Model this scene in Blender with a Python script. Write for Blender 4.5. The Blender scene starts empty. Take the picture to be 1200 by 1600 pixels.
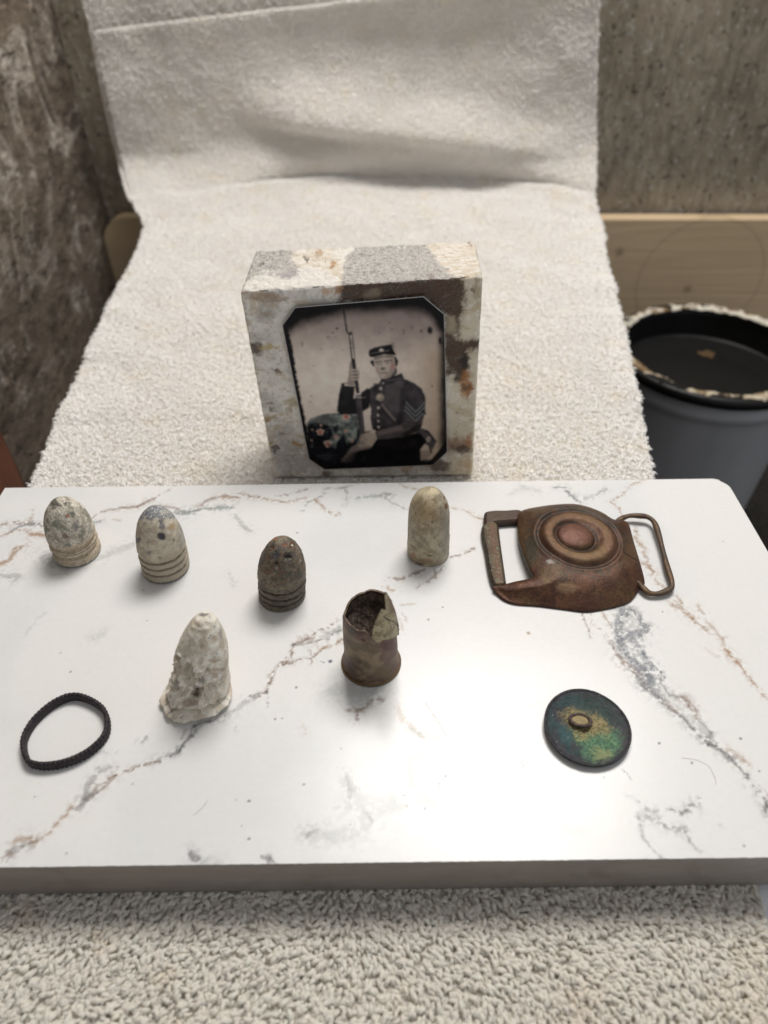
import bpy, math, random
import numpy as np
from math import radians, sin, cos, pi
C = bpy.context.scene
COL = C.collection
rng = np.random.default_rng(7)
MM = 0.001

# ------------------------------------------------------------------ camera
F_PX, PITCH, ROLL, CAM_H = 1110.0, radians(41.7), radians(0.75), 185.0
fw = np.array([0, cos(PITCH), -sin(PITCH)]); _r = np.array([1.0, 0, 0]); _u = np.array([0, sin(PITCH), cos(PITCH)])
RT = cos(ROLL) * _r - sin(ROLL) * _u
UP = sin(ROLL) * _r + cos(ROLL) * _u
CAM = np.array([0, 0, CAM_H])
cd = bpy.data.cameras.new('camera'); cam = bpy.data.objects.new('camera', cd); COL.objects.link(cam)
import mathutils
m4 = mathutils.Matrix(((RT[0], UP[0], -fw[0], 0), (RT[1], UP[1], -fw[1], 0), (RT[2], UP[2], -fw[2], CAM_H * MM), (0, 0, 0, 1)))
cam.matrix_world = m4
cd.sensor_fit = 'VERTICAL'; cd.sensor_height = 36.0; cd.lens = 36.0 * F_PX / 1600.0
cd.clip_start = 0.01; cd.clip_end = 50
cd.dof.use_dof = True; cd.dof.focus_distance = 0.238; cd.dof.aperture_fstop = cd.lens / 2.45
C.camera = cam

# ------------------------------------------------------------------ room light and lamp
w = bpy.data.worlds.new("World"); C.world = w; w.use_nodes = True
w.node_tree.nodes['Background'].inputs[0].default_value = (0.93, 0.96, 1.0, 1)
w.node_tree.nodes['Background'].inputs[1].default_value = 0.46

def area(name, loc, target, sx, sy, power, color):
    l = bpy.data.lights.new(name, 'AREA'); l.shape = 'RECTANGLE'; l.size = sx; l.size_y = sy; l.energy = power; l.color = color
    o = bpy.data.objects.new(name, l); COL.objects.link(o); o.location = loc
    d = mathutils.Vector(target) - mathutils.Vector(loc)
    o.rotation_euler = d.to_track_quat('-Z', 'Y').to_euler()
    return o
area('ceiling_lamp', (0.14, 0.56, 0.86), (0.02, 0.16, 0), 0.42, 0.32, 9.3, (1.0, 0.965, 0.925))

C.view_settings.view_transform = 'Standard'; C.view_settings.look = 'None'
C.view_settings.exposure = 0.0; C.view_settings.gamma = 1.0; C.view_settings.use_curve_mapping = False
C.render.engine = 'CYCLES'; C.cycles.max_bounces = 16; C.cycles.diffuse_bounces = 10; C.cycles.glossy_bounces = 4

# ------------------------------------------------------------------ picking points of the place
def ray(x, y):
    x = np.asarray(x, float); y = np.asarray(y, float)
    return fw + ((x - 600) / F_PX)[..., None] * RT - ((y - 800) / F_PX)[..., None] * UP
def at(x, y, z=0.0):                     # point of the level z (mm) seen at a photo position
    d = ray(x, y); return CAM + ((z - CAM_H) / d[..., 2])[..., None] * d
def aty(x, y, Y):                        # point of the upright plane at distance Y
    d = ray(x, y); return CAM + (np.asarray(Y, float) / d[..., 1])[..., None] * d
def proj(P):
    v = np.asarray(P, float) - CAM; k = v @ fw
    return 600 + F_PX * (v @ RT) / k, 800 - F_PX * (v @ UP) / k

# ------------------------------------------------------------------ numpy noise
def _h(ix, iy, iz, s):
    with np.errstate(over='ignore'):
        n = (ix.astype(np.int64) * 374761393 + iy.astype(np.int64) * 668265263 + iz.astype(np.int64) * 2147483647 + s * 1274126177) & 0xffffffff
        n = ((n ^ (n >> 13)) * 1274126177) & 0xffffffff
        n = ((n ^ (n >> 15)) * 2246822519) & 0xffffffff
        n = n ^ (n >> 16)
    return (n & 0xffffff) / float(0xffffff)
def vnoise(P, s=0):                      # value noise 0..1
    P = np.asarray(P, float); i = np.floor(P).astype(np.int64); f = P - i; f = f * f * f * (f * (f * 6 - 15) + 10)
    x, y, z = i[..., 0], i[..., 1], i[..., 2]; fx, fy, fz = f[..., 0], f[..., 1], f[..., 2]
    def l(a, b, t): return a + (b - a) * t
    return l(l(l(_h(x, y, z, s), _h(x + 1, y, z, s), fx), l(_h(x, y + 1, z, s), _h(x + 1, y + 1, z, s), fx), fy),
             l(l(_h(x, y, z + 1, s), _h(x + 1, y, z + 1, s), fx), l(_h(x, y + 1, z + 1, s), _h(x + 1, y + 1, z + 1, s), fx), fy), fz)
def fbm(P, sc=1.0, o=4, s=0, g=0.55):
    P = np.asarray(P, float) * sc; a = 1.0; t = 0; r = 0
    for k in range(o):
        r = r + a * vnoise(P, s + k * 17); t += a; a *= g; P = P * 2.03 + 11.7
    return r / t
def ridge(P, sc, o=4, s=0):
    P = np.asarray(P, float) * sc; a = 1.0; t = 0; r = 0
    for k in range(o):
        r = r + a * (1 - np.abs(2 * vnoise(P, s + k * 17) - 1)); t += a; a *= 0.55; P = P * 2.03 + 5.3
    return r / t
def sm(a, b, x):
    t = np.clip((x - a) / (b - a), 0, 1); return t * t * (3 - 2 * t)
def lin(*c):                             # 0..255 display colour to linear
    c = np.asarray(c, float) / 255.0
    return np.where(c <= 0.04045, c / 12.92, ((c + 0.055) / 1.055) ** 2.4)
def mix(A, B, t):
    t = np.asarray(t)[..., None] if np.ndim(t) else t
    return np.asarray(A) * (1 - t) + np.asarray(B) * t
def p3(x, y, z=0.0):
    x = np.asarray(x, float); return np.stack([x, np.asarray(y, float) + 0 * x, z + 0 * x], -1)
def seg_dist(x, y, pts, closed=False):   # distance to a polyline
    pts = np.asarray(pts, float); d = np.full(np.shape(x), 1e9); n = len(pts)
    for k in range(n if closed else n - 1):
        a = pts[k]; b = pts[(k + 1) % n]; ab = b - a; L = ab @ ab + 1e-9
        t = np.clip(((x - a[0]) * ab[0] + (y - a[1]) * ab[1]) / L, 0, 1)
        d = np.minimum(d, np.hypot(x - a[0] - t * ab[0], y - a[1] - t * ab[1]))
    return d
def inside(x, y, pts):
    pts = np.asarray(pts, float); r = np.zeros(np.shape(x), bool); n = len(pts)
    for k in range(n):
        x1, y1 = pts[k]; x2, y2 = pts[(k + 1) % n]
        c = ((y1 > y) != (y2 > y)); xi = (x2 - x1) * (y - y1) / ((y2 - y1) if abs(y2 - y1) > 1e-9 else 1e-9) + x1
        r ^= c & (x < xi)
    return r
def sdf(x, y, pts):                      # positive inside
    d = seg_dist(x, y, pts, True); return np.where(inside(x, y, pts), d, -d)
def poly(x, y, pts, soft=4.0):
    return sm(-soft, soft, sdf(x, y, pts))
def spline(pts, n, closed=False):
    pts = np.asarray(pts, float); m = len(pts); out = []
    segs = m if closed else m - 1
    for k in range(segs):
        g = lambda j: pts[j % m] if closed else pts[min(max(j, 0), m - 1)]
        a, b, c, d = g(k - 1), g(k), g(k + 1), g(k + 2)
        t = np.linspace(0, 1, n, endpoint=False)[:, None]
        out.append(0.5 * (2 * b + (c - a) * t + (2 * a - 5 * b + 4 * c - d) * t * t + (3 * b - a - 3 * c + d) * t ** 3))
    out = np.concatenate(out)
    return out if closed else np.vstack([out, pts[-1]])

# ------------------------------------------------------------------ mesh helpers (all sizes in mm)
def mk(name, V, faces, mat=None, parent=None, col=None, smooth=True, rough=None):
    V = np.asarray(V, float).reshape(-1, 3); faces = np.asarray(faces)
    me = bpy.data.meshes.new(name); n, k = faces.shape
    me.vertices.add(len(V)); me.vertices.foreach_set('co', (V * MM).astype(np.float32).ravel())
    me.loops.add(n * k); me.loops.foreach_set('vertex_index', faces.astype(np.int32).ravel())
    me.polygons.add(n); me.polygons.foreach_set('loop_start', np.arange(0, n * k, k, dtype=np.int32))
    me.polygons.foreach_set('use_smooth', np.full(n, smooth))
    me.update(calc_edges=True); me.validate()
    if col is not None:
        a = me.attributes.new('Col', 'FLOAT_COLOR', 'POINT')
        c4 = np.ones((len(V), 4), np.float32); c4[:, :3] = np.clip(np.asarray(col).reshape(-1, 3), 0.002, 0.9); a.data.foreach_set('color', c4.ravel())
    if rough is not None:
        a = me.attributes.new('Rough', 'FLOAT', 'POINT'); a.data.foreach_set('value', np.asarray(rough, np.float32).ravel())
    if mat: me.materials.append(mat)
    o = bpy.data.objects.new(name, me); COL.objects.link(o)
    if parent: o.parent = parent
    return o
def grid_faces(nu, nv, wrap_u=False, off=0):   # vertices indexed [v*nu+u]
    u = np.arange(nu if wrap_u else nu - 1); v = np.arange(nv - 1)
    U, Vv = np.meshgrid(u, v); U1 = (U + 1) % nu
    return np.stack([Vv * nu + U, Vv * nu + U1, (Vv + 1) * nu + U1, (Vv + 1) * nu + U], -1).reshape(-1, 4) + off
def tag(o, label, cat, group=None):
    o['label'] = label; o['category'] = cat
    if group: o['group'] = group
    return o
def struct(o): o['kind'] = 'structure'; return o
def recentre(o, base):                   # put the origin at the thing's base
    b = mathutils.Vector(base) * MM
    o.data.transform(mathutils.Matrix.Translation(-b)); o.location = b
    return o
def tube(path, rad, sides=12, closed=False, squash=None):
    P = np.asarray(path, float); n = len(P)
    T = (np.roll(P, -1, 0) - np.roll(P, 1, 0)) if closed else np.gradient(P, axis=0)
    T /= np.linalg.norm(T, axis=1)[:, None] + 1e-12
    up = np.array([0, 0, 1.0]); B = np.cross(T, up); bl = np.linalg.norm(B, axis=1)
    B[bl < 1e-3] = [1, 0, 0]; B /= np.linalg.norm(B, axis=1)[:, None]; N = np.cross(B, T)
    a = np.linspace(0, 2 * pi, sides, endpoint=False); r = np.broadcast_to(np.asarray(rad, float), (n,))
    sq = squash or (1, 1)
    V = P[:, None] + r[:, None, None] * (np.cos(a)[None, :, None] * sq[0] * B[:, None] + np.sin(a)[None, :, None] * sq[1] * N[:, None])
    V = V.reshape(-1, 3); Fs = grid_faces(sides, n, True)
    if closed:
        k = np.arange(sides); Fs = np.vstack([Fs, np.stack([(n - 1) * sides + k, (n - 1) * sides + (k + 1) % sides, (k + 1) % sides, k], -1)])
    else:
        V = np.vstack([V, P[0], P[-1]]); k = np.arange(sides); i0, i1 = n * sides, n * sides + 1
        Fs = np.vstack([Fs, np.stack([k, (k + 1) % sides, k * 0 + i0, k * 0 + i0], -1)[:, [1, 0, 2, 3]],
                        np.stack([(n - 1) * sides + k, (n - 1) * sides + (k + 1) % sides, k * 0 + i1, k * 0 + i1], -1)])
        Fs = [tuple(f) for f in Fs]
        Fs = np.array([f if f[2] != f[3] else (f[0], f[1], f[2], f[2]) for f in Fs])
    return V, Fs
def mk_tri_safe(name, V, Fs, *a, **kw):  # faces whose last two corners agree become triangles
    Fs = np.asarray(Fs); q = Fs[Fs[:, 2] != Fs[:, 3]]; t = Fs[Fs[:, 2] == Fs[:, 3]][:, :3]
    T = np.vstack([q[:, [0, 1, 2]], q[:, [0, 2, 3]], t]); return mk(name, V, T, *a, **kw)
def rbox(x0, x1, y0, y1, z0, z1, r=1.0, n=5):
    """box with rounded edges, small grid per face"""
    c = np.array([(x0 + x1) / 2, (y0 + y1) / 2, (z0 + z1) / 2]); h = np.array([x1 - x0, y1 - y0, z1 - z0]) / 2
    Vs, Fs, off = [], [], 0
    for ax in range(3):
        for s in (-1, 1):
            a, b = (ax + 1) % 3, (ax + 2) % 3
            def line(hh):
                t = np.concatenate([np.linspace(-hh, -hh + r, n), np.linspace(hh - r, hh, n)]); return t
            A, Bv = np.meshgrid(line(h[a]), line(h[b])); P = np.zeros(A.shape + (3,)); P[..., a] = A; P[..., b] = Bv; P[..., ax] = s * h[ax]
            Q = np.clip(P, -(h - r), h - r); D = P - Q; L = np.linalg.norm(D, axis=-1, keepdims=True); P = Q + D / np.maximum(L, 1e-9) * r
            f = grid_faces(A.shape[1], A.shape[0], False, off)
            Vs.append(P.reshape(-1, 3) + c); Fs.append(f if s > 0 else f[:, ::-1]); off += A.size
    return np.vstack(Vs), np.vstack(Fs)

# ------------------------------------------------------------------ materials
class NT:
    def __init__(s, name):
        s.m = bpy.data.materials.new(name); s.m.use_nodes = True; s.t = s.m.node_tree; s.n = s.t.nodes
        s.b = s.n['Principled BSDF']; s.out = s.n['Material Output']
        s.tc = s.n.new('ShaderNodeTexCoord'); s.mp = s.n.new('ShaderNodeMapping'); s.mp.inputs['Scale'].default_value = (1000,) * 3
        s.L(s.tc.outputs['Object'], s.mp.inputs['Vector'])
    def L(s, a, b): s.t.links.new(a, b)
    def vec(s, scale):
        m = s.n.new('ShaderNodeMapping'); m.inputs['Scale'].default_value = scale; s.L(s.mp.outputs[0], m.inputs['Vector']); return m.outputs[0]
    def noise(s, scale, detail=4, rough=0.6, vec=None, dist=0.0):
        k = s.n.new('ShaderNodeTexNoise'); k.inputs['Scale'].default_value = scale; k.inputs['Detail'].default_value = detail
        k.inputs['Roughness'].default_value = rough; k.inputs['Distortion'].default_value = dist
        s.L(vec if vec is not None else s.mp.outputs[0], k.inputs['Vector']); return k.outputs['Fac']
    def voro(s, scale, vec=None):
        k = s.n.new('ShaderNodeTexVoronoi'); k.inputs['Scale'].default_value = scale; s.L(vec if vec is not None else s.mp.outputs[0], k.inputs['Vector']); return k.outputs['Distance']
    def ramp(s, f, stops):
        k = s.n.new('ShaderNodeValToRGB'); e = k.color_ramp.elements
        while len(e) < len(stops): e.new(0.5)
        for q, (p, c) in zip(e, stops): q.position = p; q.color = tuple(c)[:3] + (1,)
        s.L(f, k.inputs['Fac']); return k.outputs['Color']
    def mixc(s, fac, a, b, mode='MIX'):
        k = s.n.new('ShaderNodeMix'); k.data_type = 'RGBA'; k.blend_type = mode
        for sock, v in ((k.inputs[0], fac), (k.inputs[6], a), (k.inputs[7], b)):
            if hasattr(v, 'is_output'): s.L(v, sock)
            elif np.ndim(v) == 0: sock.default_value = v
            else: sock.default_value = tuple(v)[:3] + (1,)
        return k.outputs[2]
    def math(s, op, a, b=0.0, clamp=False):
        k = s.n.new('ShaderNodeMath'); k.operation = op; k.use_clamp = clamp
        for sock, v in ((k.inputs[0], a), (k.inputs[1], b)):
            if hasattr(v, 'is_output'): s.L(v, sock)
            else: sock.default_value = v
        return k.outputs[0]
    def attr(s, n='Col'):
        k = s.n.new('ShaderNodeAttribute'); k.attribute_name = n; return k.outputs['Color' if n == 'Col' else 'Fac']
    def bump(s, h, dist_mm, strength=1.0, prev=None):
        k = s.n.new('ShaderNodeBump'); k.inputs['Strength'].default_value = strength; k.inputs['Distance'].default_value = dist_mm * MM
        s.L(h, k.inputs['Height'])
        if prev is not None: s.L(prev, k.inputs['Normal'])
        return k.outputs[0]
    def fin(s, col=None, rough=0.6, metal=0.0, spec=0.5, normal=None):
        def put(sock, v):
            if v is None: return
            if hasattr(v, 'is_output'): s.L(v, sock)
            elif np.ndim(v): sock.default_value = tuple(v)[:3] + (1,)
            else: sock.default_value = v
        put(s.b.inputs['Base Color'], col); put(s.b.inputs['Roughness'], rough); put(s.b.inputs['Metallic'], metal)
        put(s.b.inputs['Specular IOR Level'], spec); put(s.b.inputs['Normal'], normal)
        return s.m

def attr_mat(name, rough=0.7, metal=0.0, spec=0.4, b1=(1.2, 0.15), b2=(6.0, 0.04), var=0.25, vs=3.0):
    n = NT(name); f = n.noise(vs, 5, 0.65)
    c = n.mixc(1.0, n.attr(), n.ramp(f, [(0.3, (1 - var,) * 3), (0.7, (1 + 0.0,) * 3)]), 'MULTIPLY')
    nm = n.bump(n.noise(b2[0], 3), b2[1], 1.0, n.bump(n.noise(b1[0], 4), b1[1]))
    return n.fin(c, rough, metal, spec, nm)

# ------------------------------------------------------------------ room: floor, walls
def concrete(name, dark, light, pit, streak=None, efflo=None, grain=(1, 1, 1), ysc=1.0):
    n = NT(name); n.mp.inputs['Scale'].default_value = (1000, 1000 * ysc, 1000)
    big = n.noise(0.012, 5, 0.6); fine = n.noise(0.16, 6, 0.78, n.vec(grain))
    c = n.ramp(n.math('ADD', n.math('MULTIPLY', big, 0.4), n.math('MULTIPLY', fine, 0.6)), [(0.38, dark), (0.62, light)])
    if streak is not None:
        st = n.noise(0.16, 5, 0.6, n.vec((.4, .4, 0.35))); c = n.mixc(n.ramp(st, [(0.45, (0, 0, 0)), (0.62, (0.55,) * 3)]), c, streak)
    if efflo is not None:
        e = n.noise(0.035, 6, 0.72, n.vec((1, 1, 0.42)), 1.6); e2 = n.noise(0.25, 5, 0.7)
        ee = n.math('MULTIPLY', n.ramp(e, [(0.52, (0, 0, 0)), (0.64, (1, 1, 1))]), n.ramp(e2, [(0.35, (0, 0, 0)), (0.65, (0.8,) * 3)]))
        c = n.mixc(ee, c, efflo)
    v = n.noise(0.21, 4, 0.6, n.vec((1, 1, .8))); pits = n.ramp(v, [(0.29, (1, 1, 1)), (0.38, (0, 0, 0))])
    c = n.mixc(n.math('MULTIPLY', pits, 0.6), c, pit)
    gr = n.noise(0.22, 3, 0.55); c = n.mixc(n.ramp(gr, [(0.60, (0, 0, 0)), (0.70, (0.6,) * 3)]), c, tuple(np.minimum(np.array(light) * 1.7, 0.6)))
    nm = n.bump(pits, -3.0, 1.0, n.bump(fine, 2.2))
    return n.fin(c, 0.92, 0, 0.25, nm)
M_BACK = concrete('back_concrete', lin(118, 108, 93), lin(186, 175, 156), lin(62, 53, 44), streak=lin(156, 143, 125), grain=(1, 1, 0.22))
M_LEFT = concrete('damp_concrete', lin(58, 50, 43), lin(128, 115, 101), lin(40, 34, 30), streak=lin(132, 119, 105), efflo=lin(224, 215, 204), grain=(1, 1, 0.9), ysc=0.36)
M_FLOOR = concrete('floor_concrete', lin(30, 28, 27), lin(52, 49, 46), lin(18, 17, 16))
YB, XL, ZF = 706.0, float(aty(118, 150, 706.0)[0]), -330.0; print('side wall', XL)
def slabbox(name, x0, x1, y0, y1, z0, z1, mat):
    V, Fq = rbox(x0, x1, y0, y1, z0, z1, 0.5, 2); return struct(mk(name, V, Fq, mat, smooth=False))
slabbox('floor', XL - 60, 1400, -900, YB + 60, ZF - 20, ZF, M_FLOOR)
slabbox('wall', XL, 1400, YB, YB + 60, ZF + 0.5, 900, M_BACK)
slabbox('side_wall', XL - 60, XL - 0.5, -900, YB + 60, ZF + 0.5, 900, M_LEFT)

# ------------------------------------------------------------------ bench under the towel
def wood(name, dark, light, axis=0, rough=0.6):
    n = NT(name); sc = [1, 1, 1]; sc[axis] = 0.06
    g = n.noise(0.09, 6, 0.62, n.vec(tuple(sc)), 1.2); g2 = n.noise(0.02, 4, 0.5)
    c = n.ramp(n.math('ADD', n.math('MULTIPLY', g, 0.6), n.math('MULTIPLY', g2, 0.4)), [(0.34, dark), (0.66, light)])
    sp = n.noise(0.03, 2, 0.4); c = n.mixc(n.ramp(sp, [(0.70, (0, 0, 0)), (0.78, (0.45,) * 3)]), c, tuple(np.array(dark) * 0.5))
    return n, c, n.bump(g, 0.5)
n_, c_, b_ = wood('bench_wood', lin(70, 45, 28), lin(112, 76, 48), 1); M_BENCH = n_.fin(c_, 0.6, 0, 0.3, b_)
bench = bpy.data.objects.new('bench', None); COL.objects.link(bench)
bench.location = (-0.02, 0.3, ZF * MM); tag(bench, 'brown wooden bench carrying the cream towel and the marble slab', 'bench')
def bench_part(name, *b):
    V, Fq = rbox(*b, 2.0, 4); o = mk(name, V - np.array([-20, 300, ZF]), Fq, M_BENCH, bench); return o
bench_part('bench_top', -136, 96, -120, 545, -42, -22)
for lx in (-125, 60):
    for ly in (-100, 510): bench_part('leg', lx, lx + 26, ly, ly + 26, ZF + 0.5, -42.5)

# ------------------------------------------------------------------ towel
TZ = -19.3
lp = at([50, 75, 110, 150, 195, 230], [755, 700, 610, 520, 430, 366], TZ)
rp = at([1020, 1005, 985, 965, 948, 940], [748, 660, 560, 470, 400, 345], TZ)
rf = at([1186, 1198], [1385, 1440], TZ)
LY = np.concatenate([[-130, 60], lp[:, 1]]); LX = np.concatenate([[-150, -150], lp[:, 0]])
RY = np.concatenate([[-130], rf[::-1, 1], rp[:, 1]]); RX = np.concatenate([[92], rf[::-1, 0], rp[:, 0]])
cr = at([230, 300, 400, 500, 600, 700, 800, 880, 940], [366, 335, 309, 299, 295, 294, 301, 319, 345], TZ)
cu = (cr[:, 0] - cr[0, 0]) / (cr[-1, 0] - cr[0, 0])
NUW = 150
us = np.linspace(0, 1, NUW)
cs = spline(np.stack([cu, cr[:, 1]], 1), 8); YC = np.interp(us, cs[:, 0], cs[:, 1])
XC = cr[0, 0] + us * (cr[-1, 0] - cr[0, 0])
lv = np.array([(230, 366), (207, 310), (183, 220), (162, 120), (148, 47)], float)
rv = np.array([(940, 345), (926, 300), (930, 200), (934, 90), (938, -40)], float)
rows = []
for t in np.linspace(0, 1, 150):          # flat run
    Y = -130 + t * (YC + 130)
    xl = np.interp(Y, LY, LX); xr = np.interp(Y, RY, RX); x = xl + us * (xr - xl)
    tt = sm(0.93, 1.0, t); x = x * (1 - tt) + XC * tt
    rows.append(np.stack([x, Y, np.full(NUW, TZ)], -1))
def fold(px, py):
    ra = np.interp(px, [200, 330, 440, 560, 650, 750, 850, 930], [332, 290, 252, 233, 230, 238, 258, 282])
    rb = np.interp(px, [350, 450, 560, 650, 750, 850, 940], [165, 180, 190, 198, 210, 222, 232])
    e = sm(180, 400, px)
    a = np.exp(-((py - ra) / np.where(py > ra, 27, 38)) ** 2) * (0.35 + 0.65 * e) * 13
    b = np.exp(-((py - rb) / np.where(py > rb, 18, 40)) ** 2) * sm(340, 500, px) * (1 - 0.75 * sm(650, 900, px)) * 19
    c = np.exp(-((py - 60) / 60) ** 2) * 10 * sm(300, 520, px) * (1 - sm(700, 900, px))
    return a + b - c
YTOP = 670.0
for t in np.linspace(0, 1, 110)[1:]:      # rising run
    s = np.linspace(0, 1, len(lv)); lx_, ly_ = np.interp(t, s, lv[:, 0]), np.interp(t, s, lv[:, 1])
    rx_, ry_ = np.interp(t, s, rv[:, 0]), np.interp(t, s, rv[:, 1])
    k = sm(0, 0.45, t); Y = YC * (1 - k) + (YTOP + 10 * np.sin(us * 5)) * k
    pl = aty(lx_, ly_, Y[0]); pr = aty(rx_, ry_, Y[-1])
    z = pl[2] + us * (pr[2] - pl[2]); z = TZ + (z - TZ) * (1 - 0.0 * us); x = pl[0] + us * (pr[0] - pl[0])
    P = np.stack([x, Y, z], -1); px, py = proj(P)
    P[:, 1] -= fold(px, py) * sm(0.0, 0.34, t)
    rows.append(P)
TW = np.array(rows)                        # [v, u, 3]
for _ in range(60):                        # ease the cloth through the turn
    TW[142:172] = (TW[141:171] + 2 * TW[142:172] + TW[143:173]) / 4
nz = fbm(TW, 0.02, 3, 5) - 0.5
nrm_u = np.gradient(TW, axis=1); nrm_v = np.gradient(TW, axis=0)
TN = np.cross(nrm_u, nrm_v); TN /= np.linalg.norm(TN, axis=-1, keepdims=True)
flat_under = (TW[..., 1] < 256) & (TW[..., 1] > 40)
TW = TW + TN * (nz * np.where(TW[..., 1] < 300, 0.6, 8.0))[..., None]
towel_base = lin(247, 242, 232)
n = NT('terry_weave'); f = n.noise(0.9, 5, 0.7)
M_WEAVE = n.fin(n.mixc(f, lin(232, 227, 218), towel_base), 0.95, 0, 0.1, n.bump(f, 0.8))
n = NT('terry_yarn'); f = n.noise(2.6, 4, 0.7); wv = n.noise(1.4, 3, 0.6, n.vec((3.0, 3.0, 1.0)))
M_YARN = n.fin(n.mixc(1.0, n.attr(), n.ramp(f, [(0.3, (0.90, .89, .875)), (0.65, (1, 1, 1))]), 'MULTIPLY'), 0.95, 0, 0.12, n.bump(wv, 0.16))
_t = M_YARN.node_tree; _b = _t.nodes['Principled BSDF']; _tr = _t.nodes.new('ShaderNodeBsdfTranslucent'); _mx = _t.nodes.new('ShaderNodeMixShader'); _mx.inputs[0].default_value = 0.25
_t.links.new(_b.inputs['Base Color'].links[0].from_socket, _tr.inputs['Color']); _t.links.new(_b.outputs[0], _mx.inputs[1]); _t.links.new(_tr.outputs[0], _mx.inputs[2]); _t.links.new(_mx.outputs[0], _t.nodes['Material Output'].inputs[0])
towel = mk('towel', TW.reshape(-1, 3), grid_faces(NUW, len(TW)), M_WEAVE)
tag(towel, 'cream terry towel laid under the slab and draped up the back wall', 'towel')

def sample(G, a, b):                      # bilinear lookup, a along u, b along v
    a = np.clip(a, 0, G.shape[1] - 1.001); b = np.clip(b, 0, G.shape[0] - 1.001)
    i = a.astype(int); j = b.astype(int); fa = (a - i)[:, None]; fb = (b - j)[:, None]
    return (G[j, i] * (1 - fa) + G[j, i + 1] * fa) * (1 - fb) + (G[j + 1, i] * (1 - fa) + G[j + 1, i + 1] * fa) * fb
def scatter(G, step, keep):               # jittered points about `step` mm apart over a grid surface
    du = np.linalg.norm(np.diff(G, axis=1), axis=-1); dv = np.linalg.norm(np.diff(G, axis=0), axis=-1)
    area_ = du[:-1] * dv[:, :-1]; p = area_.ravel(); tot = p.sum(); N = int(tot / step ** 2 * 1.0)
    # stratified: cumulative area along a serpentine keeps the spacing even
    cum = np.cumsum(p); q = (np.arange(N) + rng.random(N)) / N * tot; idx = np.searchsorted(cum, q)
    idx = np.minimum(idx, len(p) - 1); j, i = np.divmod(idx, area_.shape[1])
    a = i + rng.random(N); b = j + rng.random(N)
    m = keep(a, b); return a[m], b[m]
def loops(G, N_, a, b, h, rad, sides, path, lean, name, parent, heading):
    P = sample(G, a, b); Nn = sample(N_, a, b); Nn /= np.linalg.norm(Nn, axis=1)[:, None]; n = len(P)
    V0, F0 = tube(np.array(path) * h, rad, sides)
    F0 = F0[F0[:, 2] != F0[:, 3]]; V0 = V0[:-2]   # open ends, buried in the cloth
    th = heading(P) + rng.normal(0, 0.5, n)
    ref = np.where(np.abs(Nn[:, 2:3]) > 0.6, np.array([[1.0, 0, 0]]), np.array([[1.0, 0, 0]]))
    T = ref - (ref * Nn).sum(1)[:, None] * Nn; T /= np.linalg.norm(T, axis=1)[:, None]; Bv = np.cross(Nn, T)
    X = np.cos(th)[:, None] * T + np.sin(th)[:, None] * Bv; Yv = np.cross(Nn, X)
    tl = rng.normal(lean, 0.3, n); Z = np.cos(tl)[:, None] * Nn + np.sin(tl)[:, None] * X; X2 = np.cos(tl)[:, None] * X - np.sin(tl)[:, None] * Nn
    tw = rng.normal(0, 0.35, n); X3 = np.cos(tw)[:, None] * X2 + np.sin(tw)[:, None] * Yv; Y3 = -np.sin(tw)[:, None] * X2 + np.cos(tw)[:, None] * Yv
    sc = rng.uniform(0.78, 1.25, n)[:, None, None]
    V = P[:, None] + sc * (V0[None, :, 0:1] * X3[:, None] + V0[None, :, 1:2] * Y3[:, None] + V0[None, :, 2:3] * Z[:, None])
    Fq = (F0[None] + (np.arange(n) * len(V0))[:, None, None]).reshape(-1, 4)
    c = towel_base[None] * rng.uniform(0.9, 1.0, n)[:, None]
    yel = sm(0.60, 0.75, fbm(P, 0.045, 4, 31)); c = mix(c, c * np.array([1.0, 0.93, 0.80]), yel * 0.25)
    px, py = proj(P)
    for sx, sy, r, s in ((953, 655, 7, .8), (975, 672, 9, .9), (958, 686, 9, .8), (130, 588, 14, .3), (110, 630, 12, .25), (165, 1470, 16, .35), (260, 1525, 14, .35), (50, 1425, 24, .25), (900, 1570, 36, .2), (860, 605, 12, .25)):
        c = mix(c, lin(214, 178, 110), s * np.exp(-((px - sx) ** 2 + (py - sy) ** 2) / r ** 2) * rng.uniform(.3, 1, n))
    o = mk(name, V.reshape(-1, 3), Fq, M_YARN, parent, np.repeat(c, len(V0), 0)); o['kind'] = 'stuff'; return o
P_LOOP = [(0, 0, -0.1), (0.02, 0.08, 0.6), (0.28, 0.1, 1.02), (0.66, 0.0, 1.05), (0.92, -0.1, 0.7), (1.0, -0.06, 0.1)]
P_BACK = [(0, 0, -0.1), (0.12, 0.06, 0.62), (0.5, 0.02, 1.0), (0.85, -0.06, 0.75)]
def head_front(P):
    f = fbm(p3(P[:, 0], P[:, 1]), 0.03, 3, 9); return -pi / 2 + (f - 0.5) * 4.2 + 0.5 * np.sin(P[:, 0] * 0.03)
def head_back(P):
    f = fbm(P, 0.02, 3, 12); return -pi / 2 - 0.4 + (f - 0.5) * 3.0
a, b = scatter(TW, 1.02, lambda a, b: (lambda P: (P[:, 1] < 78) & (P[:, 1] > 14) & (P[:, 0] < np.interp(P[:, 1], RY, RX) - 1.9))(sample(TW, a, b)))
loops(TW, TN, a, b, 1.5, 0.52, 6, spline(P_LOOP, 2), 0.42, 'terry_pile', towel, head_front)
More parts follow.
